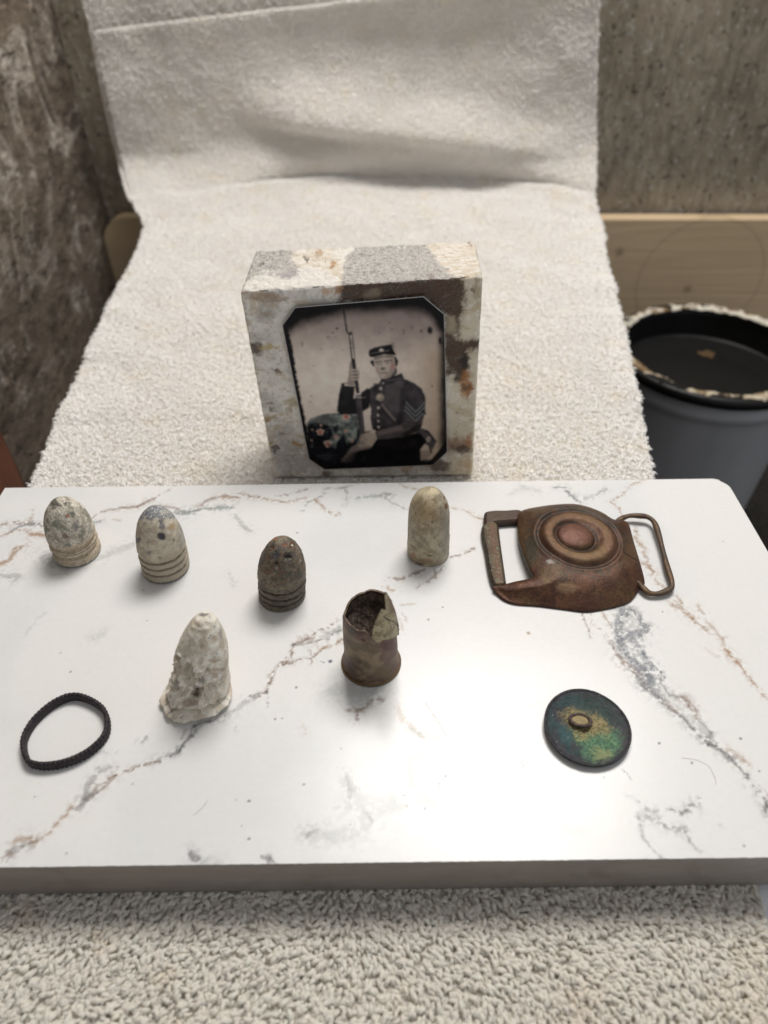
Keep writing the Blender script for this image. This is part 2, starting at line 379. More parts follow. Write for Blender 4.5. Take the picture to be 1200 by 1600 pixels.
def fuzz(G, N_, a, b, length, rad, name, parent, heading, tuft):
    """short looped cotton fibres, combed into tufts"""
    P = sample(G, a, b); Nn = sample(N_, a, b); Nn /= np.linalg.norm(Nn, axis=1)[:, None]; n = len(P)
    cell = np.floor(P / tuft) ; jx = _h(cell[:, 0].astype(int), cell[:, 1].astype(int), cell[:, 2].astype(int), 77)
    th = heading(P) + (jx - .5) * 3.2 + rng.normal(0, .5, n); lean = .45 + .5 * _h(cell[:, 0].astype(int), cell[:, 1].astype(int), cell[:, 2].astype(int), 78) + rng.normal(0, .18, n)
    T = np.array([[1.0, 0, 0]]) - Nn[:, :1] * Nn; T /= np.linalg.norm(T, axis=1)[:, None]; Bv = np.cross(Nn, T)
    X = np.cos(th)[:, None] * T + np.sin(th)[:, None] * Bv; L = length * rng.uniform(.7, 1.25, n)[:, None]; hv = (.6 + .8 * fbm(P, .5, 2, 79))[:, None]
    pts = np.stack([P - Nn * .1, P + L * hv * (.42 * Nn + .12 * X * np.sin(lean)[:, None]), P + L * hv * (.72 * Nn + .42 * X * np.sin(lean)[:, None]), P + L * hv * (.74 * Nn + .80 * X * np.sin(lean)[:, None]), P + L * hv * (.50 * Nn + 1.05 * X * np.sin(lean)[:, None])], 1)
    hc = bpy.data.hair_curves.new(name); hc.add_curves([5] * n)
    hc.attributes['position'].data.foreach_set('vector', (pts * MM).astype(np.float32).ravel()) if 'position' in hc.attributes else hc.points.foreach_set('position', (pts * MM).astype(np.float32).ravel())
    ra = hc.attributes.get('radius') or hc.attributes.new('radius', 'FLOAT', 'POINT')
    ra.data.foreach_set('value', (np.array([1.0, 1.0, 1.0, .95, .6])[None] * rad * MM * np.ones((n, 1))).astype(np.float32).ravel())
    hc.materials.append(M_FUZZ); o = bpy.data.objects.new(name, hc); COL.objects.link(o); o.parent = parent; o['kind'] = 'stuff'; return o
n = NT('cotton_fuzz'); f = n.noise(.045, 4, .6); sp = n.noise(.02, 3, .5)
M_FUZZ = n.fin(n.mixc(n.ramp(f, [(.55, (0, 0, 0)), (.72, (.5,) * 3)]), lin(242, 240, 237), lin(242, 235, 222)), .95, 0, .05)
a, b = scatter(TW, .74, lambda a, b: (lambda P: (P[:, 1] >= 222))(sample(TW, a, b)))
fuzz(TW, TN, a, b, 2.1, .20, 'terry_pile', towel, head_back, 2.3)
a, b = scatter(TW, 1.1, lambda a, b: (lambda P: (P[:, 1] < 78) & (P[:, 1] > 14) & (P[:, 0] < np.interp(P[:, 1], RY, RX) - 2.2))(sample(TW, a, b)))
fuzz(TW, TN, a, b, 2.5, .05, 'loose_fibres', towel, head_front, 1.0)
# hem: rolled edge along the top and the sides of the rising run
def offset_path(P, N_, d): return P + N_ * d
# the layer folded behind
sub = TW[168:, ::5]; back = sub.copy(); tt = np.linspace(0, 1, len(sub))
for q in range(sub.shape[1]):
    zq = np.linspace(sub[0, q, 2], sub[-1, q, 2] + 30, len(sub)); Yf = sub[:, q, 1]
    Yf = np.convolve(np.pad(Yf, 8, mode='edge'), np.ones(17) / 17, 'valid')
    back[:, q, 1] = np.interp(zq, sub[:, q, 2], np.maximum(Yf, sub[:, q, 1])) + 9.0; back[:, q, 0] = np.interp(zq, sub[:, q, 2], sub[:, q, 0]) - 6.5 * (1 - q / (sub.shape[1] - 1)); back[:, q, 2] = zq
V = back.reshape(-1, 3); mk('folded_layer', V, grid_faces(sub.shape[1], len(sub)), M_WEAVE, towel)
BN = TN[168:, ::5]
a, b = scatter(back, .8, lambda a, b: (a < 1.2) | (b > len(sub) - 26))
fuzz(back, BN, a, b, 2.1, .20, 'terry_pile', towel, head_back, 2.3)
V, Fq = tube(np.vstack([back[:, 0][::3]]), 1.2, 8); mk_tri_safe('hem', V, Fq, M_WEAVE, towel)

# white sheet whose edge shows beside the towel
n = NT('white_paper'); M_PAPER = n.fin(n.mixc(n.noise(0.3, 4), lin(225, 226, 230), lin(240, 240, 242)), 0.8, 0, 0.2, n.bump(n.noise(0.12, 3), 0.8))
gx, gy = np.meshgrid(np.linspace(84, 150, 40), np.linspace(-40, 92, 60)); gz = -21.4 - 0.004 * (gx - 96).clip(0) ** 2 + 0.5 * np.sin(gy * 0.11)
top = p3(gx, gy).reshape(-1, 3); top[:, 2] = gz.ravel(); bot = top - np.array([0, 0, 0.4])
fq = grid_faces(40, 60); o = mk('paper_sheet', np.vstack([top, bot]), np.vstack([fq, fq[:, ::-1] + len(top)]), M_PAPER)
tag(o, 'small white sheet showing past the right edge of the front towel', 'paper')

# ------------------------------------------------------------------ marble slab
sx0, sx1, sy0, sy1, TH = -155.4, 140.2, 74.8, 225.6, 17.3
T1, T2, T3, T4, T5, T6 = (0, 740), (400, 740), (800, 740), (0, 1060), (400, 1060), (800, 1060)
BRN, TAN, GRY, BLU, GRN, DRK, FNT, ORG = lin(142, 112, 90), lin(176, 142, 108), lin(128, 126, 126), lin(112, 118, 128), lin(128, 142, 134), lin(84, 84, 88), lin(188, 190, 188), lin(172, 128, 84)
VEINS = [  # tile, colour, half width mm, strength, points (thirds of a photo pixel)
 (T1, BRN, .55, .8, [(0, 240), (60, 228), (100, 235), (190, 238)]), (T1, BRN, .45, .8, [(430, 205), (480, 185), (560, 165)]),
 (T1, BRN, .8, .95, [(550, 166), (640, 155), (690, 125), (725, 108)]), (T1, BRN, .35, .8, [(720, 110), (760, 90), (830, 55), (850, 45)]),
 (T1, TAN, .7, .8, [(0, 295), (50, 270), (110, 265), (150, 285), (200, 285)]), (T1, ORG, 1.3, .6, [(150, 285), (200, 290)]), (T1, ORG, 1.0, .95, [(0, 415), (40, 400), (80, 355), (110, 340)]),
 (T1, TAN, .4, .6, [(130, 240), (150, 190), (155, 170)]), (T1, BLU, .7, .7, [(60, 262), (130, 240), (200, 240)]), (T1, BLU, .7, .7, [(430, 225), (470, 228)]), (T1, TAN, .3, .5, [(480, 230), (560, 222)]),
 (T1, BRN, .9, .7, [(750, 145), (800, 150), (840, 160)]), (T1, GRN, .8, .85, [(800, 190), (880, 178), (960, 160), (1080, 155)]), (T1, GRN, 1.6, .6, [(840, 185), (890, 180)]),
 (T1, BRN, .8, .75, [(930, 150), (1000, 115), (1060, 100), (1110, 115)]), (T1, TAN, 1.2, .6, [(1040, 105), (1100, 112)]), (T1, BRN, .7, .75, [(1130, 90), (1165, 108), (1200, 115)]),
 (T1, GRN, .9, .55, [(1110, 190), (1140, 240), (1180, 270)]), (T1, FNT, .5, .7, [(215, 650), (160, 700), (110, 760)]), (T1, FNT, 1.2, .7, [(430, 770), (475, 750)]), (T1, GRN, 2.2, .5, [(210, 385), (260, 420), (300, 440)]), (T1, GRN, 1.2, .6, [(0, 470), (70, 490)]), (T1, GRN, 1.5, .35, [(460, 400), (540, 360), (640, 330)]), (T1, FNT, .7, .8, [(1080, 470), (1085, 530)]),
 (T2, TAN, .5, .8, [(0, 115), (60, 130), (150, 130), (240, 115)]), (T2, BRN, .4, .8, [(90, 105), (160, 95), (235, 70)]), (T2, GRY, .35, .7, [(215, 170), (270, 130), (320, 95)]),
 (T2, TAN, .45, .9, [(280, 130), (320, 170), (355, 195), (390, 190)]), (T2, GRY, .5, .6, [(400, 65), (430, 90), (420, 150)]), (T2, GRY, .7, .5, [(330, 75), (400, 70), (470, 50)]), (T2, GRN, .8, .6, [(470, 115), (560, 105), (640, 100)]), (T2, BLU, .7, .5, [(590, 105), (640, 135), (700, 160)]),
 (T2, BRN, .8, .5, [(600, 95), (640, 100)]), (T2, TAN, .35, .7, [(670, 45), (720, 65), (780, 80)]), (T2, TAN, .5, .85, [(920, 160), (980, 170), (1060, 215)]), (T2, BRN, .4, .9, [(895, 388), (960, 370), (1018, 345)]),
 (T2, BRN, .45, .85, [(610, 490), (680, 490), (740, 465), (775, 450)]), (T2, BRN, .5, .7, [(885, 440), (840, 470), (800, 510), (760, 530)]), (T2, BRN, .4, .7, [(830, 445), (840, 490)]), (T2, TAN, .7, .7, [(590, 525), (640, 545)]), (T2, TAN, .4, .5, [(690, 610), (745, 600)]),
 (T2, BRN, .4, .95, [(70, 940), (110, 900), (160, 860), (180, 800), (250, 770), (310, 730), (400, 680), (450, 650)]), (T2, BRN, .4, .9, [(110, 905), (190, 885), (270, 870), (330, 815), (410, 760)]),
 (T2, GRY, .45, .8, [(180, 800), (240, 800), (330, 770), (400, 720)]), (T2, BRN, 1.0, .75, [(225, 775), (270, 775)]), (T2, GRY, .8, .6, [(340, 745), (390, 720)]), (T2, TAN, .6, .8, [(310, 820), (360, 800), (400, 775)]), (T2, BRN, .25, .7, [(260, 830), (265, 895)]), (T2, GRY, .25, .7, [(110, 905), (80, 960)]),
 (T2, TAN, .25, .5, [(690, 660), (720, 700)]), (T2, TAN, .4, .4, [(680, 690), (700, 740)]),
 (T4, BRN, .4, .95, [(1275, 0), (1255, 60), (1200, 105)]), (T4, GRY, .25, .7, [(1245, 60), (1240, 140)]), (T4, GRY, .6, .8, [(1200, 92), (1165, 95)]), (T4, GRY, .8, .45, [(1160, 110), (1130, 140), (1050, 175)]),
 (T4, GRY, .7, .8, [(1050, 178), (960, 200), (920, 230)]), (T4, DRK, .55, .85, [(930, 220), (900, 262), (860, 285), (830, 330)]), (T4, DRK, .75, .85, [(835, 325), (800, 350), (760, 375), (740, 385)]), (T4, BRN, .5, .85, [(740, 385), (680, 405), (600, 435), (530, 470)]),
 (T4, BRN, .7, .8, [(540, 465), (480, 510), (420, 560)]), (T4, GRY, .9, .65, [(440, 540), (400, 560), (380, 600)]), (T4, TAN, .6, .9, [(350, 595), (320, 640), (270, 690), (210, 730), (150, 770)]), (T4, GRY, .8, .8, [(150, 770), (90, 790), (60, 820)]), (T4, TAN, .9, .7, [(90, 745), (130, 750)]), (T4, BRN, .6, .85, [(60, 825), (20, 855), (0, 865)]),
 (T4, GRY, .9, .6, [(400, 555), (420, 490), (450, 440), (510, 430)]), (T4, BRN, .4, .6, [(440, 490), (490, 500)]), (T4, BRN, .3, .7, [(840, 265), (870, 235), (900, 220)]), (T4, GRY, .4, .7, [(670, 290), (705, 265)]), (T4, FNT, .4, .9, [(470, 355), (545, 348)]), (T4, FNT, .3, .8, [(640, 330), (650, 280)]),
 (T4, DRK, .9, .8, [(885, 815), (950, 842)]), (T4, FNT, .9, .8, [(960, 850), (1040, 860)]), (T4, FNT, .4, .8, [(1100, 225), (1110, 245)]),
 (T5, BRN, .7, .8, [(440, 140), (480, 150), (470, 190)]), (T5, BRN, .6, .75, [(490, 145), (550, 100), (590, 112)]), (T5, TAN, .8, .5, [(670, 140), (720, 210), (780, 265)]), (T5, GRN, .9, .45, [(740, 240), (800, 270), (850, 275)]), (T5, GRN, 2.6, .35, [(380, 40), (470, 55), (560, 50)]),
 (T5, BRN, .14, .9, [(795, 115), (830, 170), (860, 210), (912, 302)]), (T5, FNT, .12, .9, [(790, 270), (795, 350)]), (T5, FNT, .3, .85, [(910, 310), (1060, 240), (1200, 165)]), (T5, FNT, .35, .7, [(940, 320), (1070, 345), (1200, 355)]), (T5, FNT, .25, .6, [(930, 310), (1040, 420)]),
 (T5, GRY, .9, .75, [(240, 720), (300, 715)]), (T5, FNT, 1.8, .9, [(300, 730), (400, 740), (500, 738), (530, 670)]), (T5, FNT, 3.2, .85, [(540, 600), (590, 600), (635, 590)]), (T5, FNT, .9, .8, [(635, 600), (635, 545)]), (T5, GRY, .4, .6, [(530, 640), (545, 675)]), (T5, GRY, .5, .6, [(410, 430), (440, 490), (460, 520)]), (T5, GRY, 1.0, .5, [(460, 510), (440, 580)]), (T5, FNT, 1.3, .8, [(480, 540), (490, 565)]), (T5, FNT, .8, .8, [(375, 610), (390, 600)]),
 (T5, DRK, .35, .8, [(30, 838), (60, 870)]), (T5, DRK, .4, .85, [(58, 845), (98, 872)]), (T5, FNT, 1.2, .8, [(720, 380), (760, 370)]), (T5, FNT, .9, .8, [(715, 400), (720, 490)]), (T5, FNT, 1.4, .6, [(760, 540), (830, 590)]), (T5, TAN, .7, .35, [(200, 230), (230, 270)]),
 (T3, BLU, .6, .8, [(190, 62), (240, 55), (270, 90), (320, 130)]), (T3, BLU, 1.2, .5, [(250, 75), (290, 100)]), (T3, GRY, .6, .6, [(340, 120), (400, 90), (440, 70)]), (T3, TAN, .5, .85, [(460, 130), (520, 90), (570, 45), (610, 28)]), (T3, TAN, .5, .7, [(460, 130), (500, 160), (512, 195)]), (T3, FNT, 1.5, .8, [(60, 70), (130, 80)]), (T3, FNT, .9, .6, [(0, 100), (60, 60)]),
 (T3, TAN, .7, .75, [(575, 240), (590, 310), (620, 380), (650, 450)]), (T3, TAN, .9, .6, [(600, 420), (660, 460)]), (T3, TAN, .5, .7, [(650, 450), (700, 520), (760, 575), (790, 610)]), (T3, TAN, 1.0, .85, [(745, 615), (800, 630), (850, 680)]), (T3, TAN, .6, .6, [(870, 615), (890, 650)]), (T3, TAN, .7, .85, [(850, 680), (910, 740)]), (T3, TAN, .7, .55, [(910, 700), (990, 780)]), (T3, TAN, .5, .5, [(990, 780), (1030, 850)]), (T3, ORG, .8, .85, [(1020, 840), (1060, 890)]), (T3, ORG, .4, .75, [(1060, 890), (1085, 930), (1110, 960)]), (T3, TAN, .6, .3, [(920, 820), (960, 860), (1000, 870)]),
 (T3, BRN, .35, .8, [(340, 650), (350, 720), (370, 765)]), (T3, BRN, .4, .85, [(370, 655), (395, 725), (440, 750), (460, 790), (490, 850)]), (T3, TAN, .35, .8, [(430, 645), (470, 710)]), (T3, BRN, 1.0, .85, [(490, 850), (540, 890), (600, 940)]),
 (T3, BLU, 1.5, .9, [(520, 640), (500, 740), (520, 830), (575, 880), (640, 950)]), (T3, BLU, 1.1, .9, [(555, 630), (600, 700), (635, 725), (610, 770)]), (T3, BLU, 1.4, .75, [(560, 770), (600, 830), (640, 900)]), (T3, BLU, .35, .9, [(610, 830), (660, 890), (710, 950)]), (T3, BLU, .9, .8, [(500, 790), (560, 760), (600, 740)]),
 (T6, BLU, 1.3, .85, [(620, -40), (650, 20), (700, 80)]), (T6, DRK, .8, .9, [(600, 0), (650, 50), (700, 95), (740, 140), (800, 190), (850, 225)]), (T6, BRN, .8, .8, [(720, 100), (770, 160)]), (T6, DRK, .45, .9, [(850, 225), (880, 260), (930, 290)]), (T6, DRK, .85, .9, [(920, 285), (980, 340), (1030, 380)]), (T6, DRK, .5, .9, [(1030, 380), (1080, 440), (1120, 500)]), (T6, DRK, .7, .9, [(1120, 510), (1160, 555), (1200, 595)]), (T6, DRK, .5, .8, [(1190, 590), (1200, 640)]),
 (T6, GRY, .4, .85, [(690, -10), (740, 70), (790, 90), (850, 140)]), (T6, BRN, .8, .8, [(790, 85), (850, 140), (865, 175)]), (T6, GRY, .35, .9, [(860, 180), (930, 250)]), (T6, GRY, .6, .8, [(930, 240), (900, 285)]), (T6, FNT, 1.6, .5, [(700, 60), (800, 150), (890, 240)]),
 (T6, ORG, .6, .6, [(1000, 320), (1060, 360), (1100, 395)]), (T6, ORG, .5, .7, [(1110, 0), (1150, 60), (1200, 110)]), (T6, ORG, .5, .5, [(1180, 520), (1200, 570)]),
 (T6, DRK, .3, .85, [(720, 610), (780, 635), (820, 610)]), (T6, DRK, .65, .85, [(815, 612), (860, 590)]), (T6, GRY, .3, .8, [(860, 590), (890, 560)]), (T6, GRY, .4, .6, [(580, 580), (640, 620), (690, 625)]), (T6, GRY, .7, .7, [(600, 650), (650, 655), (700, 680)]), (T6, GRY, .5, .75, [(690, 665), (740, 700), (800, 702)]), (T6, GRY, .35, .7, [(800, 700), (840, 750), (890, 800)]), (T6, GRY, .35, .75, [(600, 650), (610, 740), (650, 800), (690, 840)]),
 (T6, DRK, .15, .9, [(515, 425), (530, 440)]), (T6, GRY, .15, .9, [(535, 440), (560, 475)]), (T6, DRK, .13, .8, [(45, 390), (60, 420)]), (T6, FNT, .3, .8, [(970, 670), (985, 680)]), (T6, FNT, 1.4, .5, [(160, 650), (240, 700), (330, 730)]), (T6, FNT, .5, .6, [(0, 165), (60, 135), (110, 115)]), (T6, FNT, .4, .6, [(520, 545), (560, 570)]),
]
NX, NY = 840, 432
xs = np.linspace(sx0 + 0.05, sx1 - 0.05, NX); ys = np.linspace(sy0 + 0.05, sy1 - 0.05, NY); GX, GY = np.meshgrid(xs, ys)
Q = p3(GX, GY)
WX = GX + (fbm(Q, 0.13, 2, 1) - .5) * 2.6 + (fbm(Q, 0.7, 3, 2) - .5) * 1.5
WY = GY + (fbm(Q, 0.13, 2, 3) - .5) * 2.6 + (fbm(Q, 0.7, 3, 4) - .5) * 1.5
gr = fbm(Q, 0.9, 3, 6, 0.65); gr2 = fbm(Q, 0.35, 3, 8)
white = lin(220, 219, 217); colm = np.tile(white, (NY, NX, 1))
cl = fbm(Q, 0.022, 4, 21); colm = mix(colm, lin(211, 212, 213), sm(0.45, 0.7, cl) * 0.7)
mott = sm(0.60, 0.74, fbm(Q, 0.09, 4, 23)); colm = mix(colm, lin(214, 217, 214), mott * sm(0.4, 0.6, gr) * 0.4)
for (tx, ty), c, hw, st, pts in VEINS:
    pw = at(np.array([tx + q[0] / 3 for q in pts]), np.array([ty + q[1] / 3 for q in pts]), 0)[:, :2]
    x0, y0 = pw.min(0) - 9 * hw - 4; x1, y1 = pw.max(0) + 9 * hw + 4
    i = np.searchsorted(xs, [x0, x1]); j = np.searchsorted(ys, [y0, y1])
    sl = (slice(j[0], j[1]), slice(i[0], i[1]))
    if j[0] == j[1] or i[0] == i[1]: continue
    big = hw > 0.2
    d = seg_dist(WX[sl] if big else GX[sl], WY[sl] if big else GY[sl], pw)
    wloc = hw * (0.55 + 1.3 * gr2[sl])
    core = sm(1.25, 0.35, d / wloc) * (sm(*((0.18, 0.44) if hw > .75 else (0.28, 0.54)), gr[sl]) if big else 1.0)
    halo = np.exp(-(d / (2.6 * hw)) ** 2) * sm(0.42, 0.68, gr[sl]) * 0.6
    a = np.clip(st * np.maximum(core, halo if big else 0), 0, 1)
    colm[sl] = mix(colm[sl], c * 0.72 if not c is FNT else c, a * (0.5 + 0.55 * vnoise(Q[sl] * 2.3, 40)).clip(0, 1))
DOTS = [(T2, 348, 880, .9, (30, 30, 80)), (T2, 318, 885, .45, (40, 40, 95)), (T2, 306, 880, .4, (60, 60, 110)), (T2, 192, 277, .5, (45, 45, 55)), (T5, 224, 496, .5, (60, 56, 52)), (T5, 888, 460, .5, (100, 84, 60)), (T5, 860, 493, .35, (70, 66, 60)), (T5, 790, 612, .45, (50, 48, 46)), (T5, 693, 550, .4, (80, 76, 70)), (T5, 860, 508, .3, (90, 90, 80)), (T5, 188, 42, .6, (120, 104, 90)), (T5, 90, 190, .6, (140, 124, 108)), (T5, 122, 186, .35, (110, 104, 96)), (T5, 400, 328, .4, (150, 150, 144)), (T5, 440, 684, .35, (100, 100, 98)), (T5, 822, 458, .3, (110, 110, 100)), (T5, 708, 596, .4, (140, 140, 132)),
        (T4, 162, 556, .35, (70, 66, 62)), (T4, 310, 820, .35, (70, 68, 66)), (T4, 1168, 575, .5, (56, 54, 52)), (T4, 1168, 752, .5, (70, 68, 66)), (T4, 1135, 690, .35, (110, 108, 104)), (T4, 620, 496, .5, (170, 168, 164)), (T4, 555, 415, .4, (150, 130, 110)), (T4, 1105, 570, .4, (170, 170, 168)), (T1, 330, 930, .5, (120, 124, 122)), (T1, 672, 546, .5, (150, 150, 150)), (T1, 690, 690, .4, (170, 170, 172)), (T1, 285, 840, .5, (160, 162, 160)),
        (T3, 77, 748, .9, (150, 130, 104)), (T3, 708, 648, .45, (90, 86, 84)), (T3, 585, 270, .5, (90, 80, 70)), (T3, 990, 318, .5, (170, 168, 166)), (T2, 876, 626, .5, (130, 124, 120)), (T2, 808, 685, .5, (90, 86, 84)), (T6, 690, 302, .6, (60, 58, 56)), (T6, 842, 395, .5, (54, 52, 50)), (T6, 1070, 282, .6, (84, 82, 80)), (T6, 1090, 785, .6, (160, 160, 158)), (T6, 430, 462, .4, (150, 148, 146)), (T6, 1160, 435, .4, (90, 88, 86)), (T6, 920, 310, .7, (60, 60, 62)), (T6, 905, 290, .5, (60, 60, 62))]
for (tx, ty), X, Y, r, c in DOTS:
    q = at(tx + X / 3, ty + Y / 3, 0); d = np.hypot((GX - q[0]) + (gr - .5) * .5, GY - q[1] + (gr2 - .5) * .5)
    colm = mix(colm, lin(*c), sm(r, r * 0.4, d) * 0.85)
n = NT('polished_marble'); sp = n.noise(0.55, 5, 0.75); sp2 = n.noise(2.4, 3, 0.6)
spk = n.ramp(sp2, [(0.24, (0.86,) * 3), (0.36, (1, 1, 1))])
c = n.mixc(1.0, n.attr(), n.ramp(sp, [(0.28, (0.955, 0.96, 0.96)), (0.6, (1, 1, 1))]), 'MULTIPLY'); c = n.mixc(0.35, c, n.mixc(1.0, c, spk, 'MULTIPLY'))
scr = n.noise(1.6, 3, 0.6, n.vec((0.05, 1, 1)))
M_MARBLE = n.fin(c, n.math('ADD', 0.17, n.math('MULTIPLY', n.noise(0.06, 4, 0.6), 0.14)), 0, 0.33, n.bump(scr, 0.012, 1.0, n.bump(n.noise(0.05, 3), 0.05)))
n = NT('shade_grey_tile_edge'); f = n.noise(0.12, 5, 0.6, n.vec((0.35, 1, 1.6))); f2 = n.noise(0.03, 4, 0.7, None, 1.5)  # slab body greyed darker than its top: front edge shade put into colour
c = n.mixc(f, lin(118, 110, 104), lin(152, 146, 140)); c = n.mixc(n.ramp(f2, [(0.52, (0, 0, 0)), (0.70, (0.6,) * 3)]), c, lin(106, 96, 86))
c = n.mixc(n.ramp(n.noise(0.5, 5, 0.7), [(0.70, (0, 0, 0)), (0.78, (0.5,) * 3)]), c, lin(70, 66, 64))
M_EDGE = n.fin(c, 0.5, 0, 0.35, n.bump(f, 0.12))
def chip(P):                                # nibbled back right corner
    q = at(1136, 752, 0); d = np.hypot(P[:, 0] - sx1, P[:, 1] - sy1)
    return np.exp(-(d / 3.2) ** 2)
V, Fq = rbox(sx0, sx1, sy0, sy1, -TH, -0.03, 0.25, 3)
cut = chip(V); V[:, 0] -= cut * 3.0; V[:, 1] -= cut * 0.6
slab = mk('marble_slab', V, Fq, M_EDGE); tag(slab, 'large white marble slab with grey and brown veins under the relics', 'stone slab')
top = p3(GX, GY).reshape(-1, 3); top[:, 2] = 0.0
ed = np.minimum(np.minimum(top[:, 0] - xs[0], xs[-1] - top[:, 0]), np.minimum(top[:, 1] - ys[0], ys[-1] - top[:, 1]))
cut = chip(top); top[:, 0] -= cut * 3.0; top[:, 1] -= cut * 0.6
jag = (fbm(p3(GX, GY).reshape(-1, 3), 1.1, 4, 50) - 0.5)
front = np.isclose(top[:, 1], ys[0]) & (cut < .01); top[front, 1] += 0.08 + jag[front] * 0.25
mk('polished_face', top, grid_faces(NX, NY), M_MARBLE, slab, colm.reshape(-1, 3))

# ------------------------------------------------------------------ stone block
BZ = -16.5
fb0, fb1 = at(428, 749, BZ), at(738, 742, BZ); YF = (fb0[1] + fb1[1]) / 2
ft0, ft1 = aty(374, 456, YF + 1.0), aty(755, 431, YF + 1.0)
zt = (ft0[2] + ft1[2]) / 2
bt0, bt1 = at(399, 391, zt), at(743, 377, zt)
DEP = ((bt0[1] + bt1[1]) / 2 - YF)
fb0 = np.array([fb0[0], YF, BZ]); fb1 = np.array([fb1[0], YF, BZ])
bb0 = np.array([fb0[0] + bt0[0] - ft0[0], YF + DEP, BZ]); bb1 = np.array([fb1[0] + bt1[0] - ft1[0], YF + DEP, BZ])
print('block', fb0, fb1, ft0, ft1, bt0, bt1, 'depth', DEP, 'H', zt - BZ)
BW, BH = fb1[0] - fb0[0], zt - BZ
def block_grid(face, nu, nv):
    u, v = np.meshgrid(np.linspace(0, 1, nu), np.linspace(0, 1, nv)); o = np.zeros_like(u)
    k = {'front': (u, o, v), 'back': (1 - u, o + 1, v), 'top': (u, v, o + 1), 'bottom': (u, 1 - v, o), 'left': (o, 1 - u, v), 'right': (o + 1, u, v)}[face]
    L = np.stack([k[0] * BW, k[1] * DEP, k[2] * BH], -1); h = np.array([BW, DEP, BH]); r = 1.6
    Qc = np.clip(L, r, h - r); D = L - Qc; ln = np.linalg.norm(D, axis=-1, keepdims=True)
    L = Qc + D / np.maximum(ln, 1e-9) * r
    edge = (ln[..., 0] > r * 1.02)
    a, b, c = [(L[..., i] / h[i])[..., None] for i in range(3)]
    P = (((fb0 * (1 - a) + fb1 * a) * (1 - b) + (bb0 * (1 - a) + bb1 * a) * b) * (1 - c) + ((ft0 * (1 - a) + ft1 * a) * (1 - b) + (bt0 * (1 - a) + bt1 * a) * b) * c)
    return P, grid_faces(nu, nv)
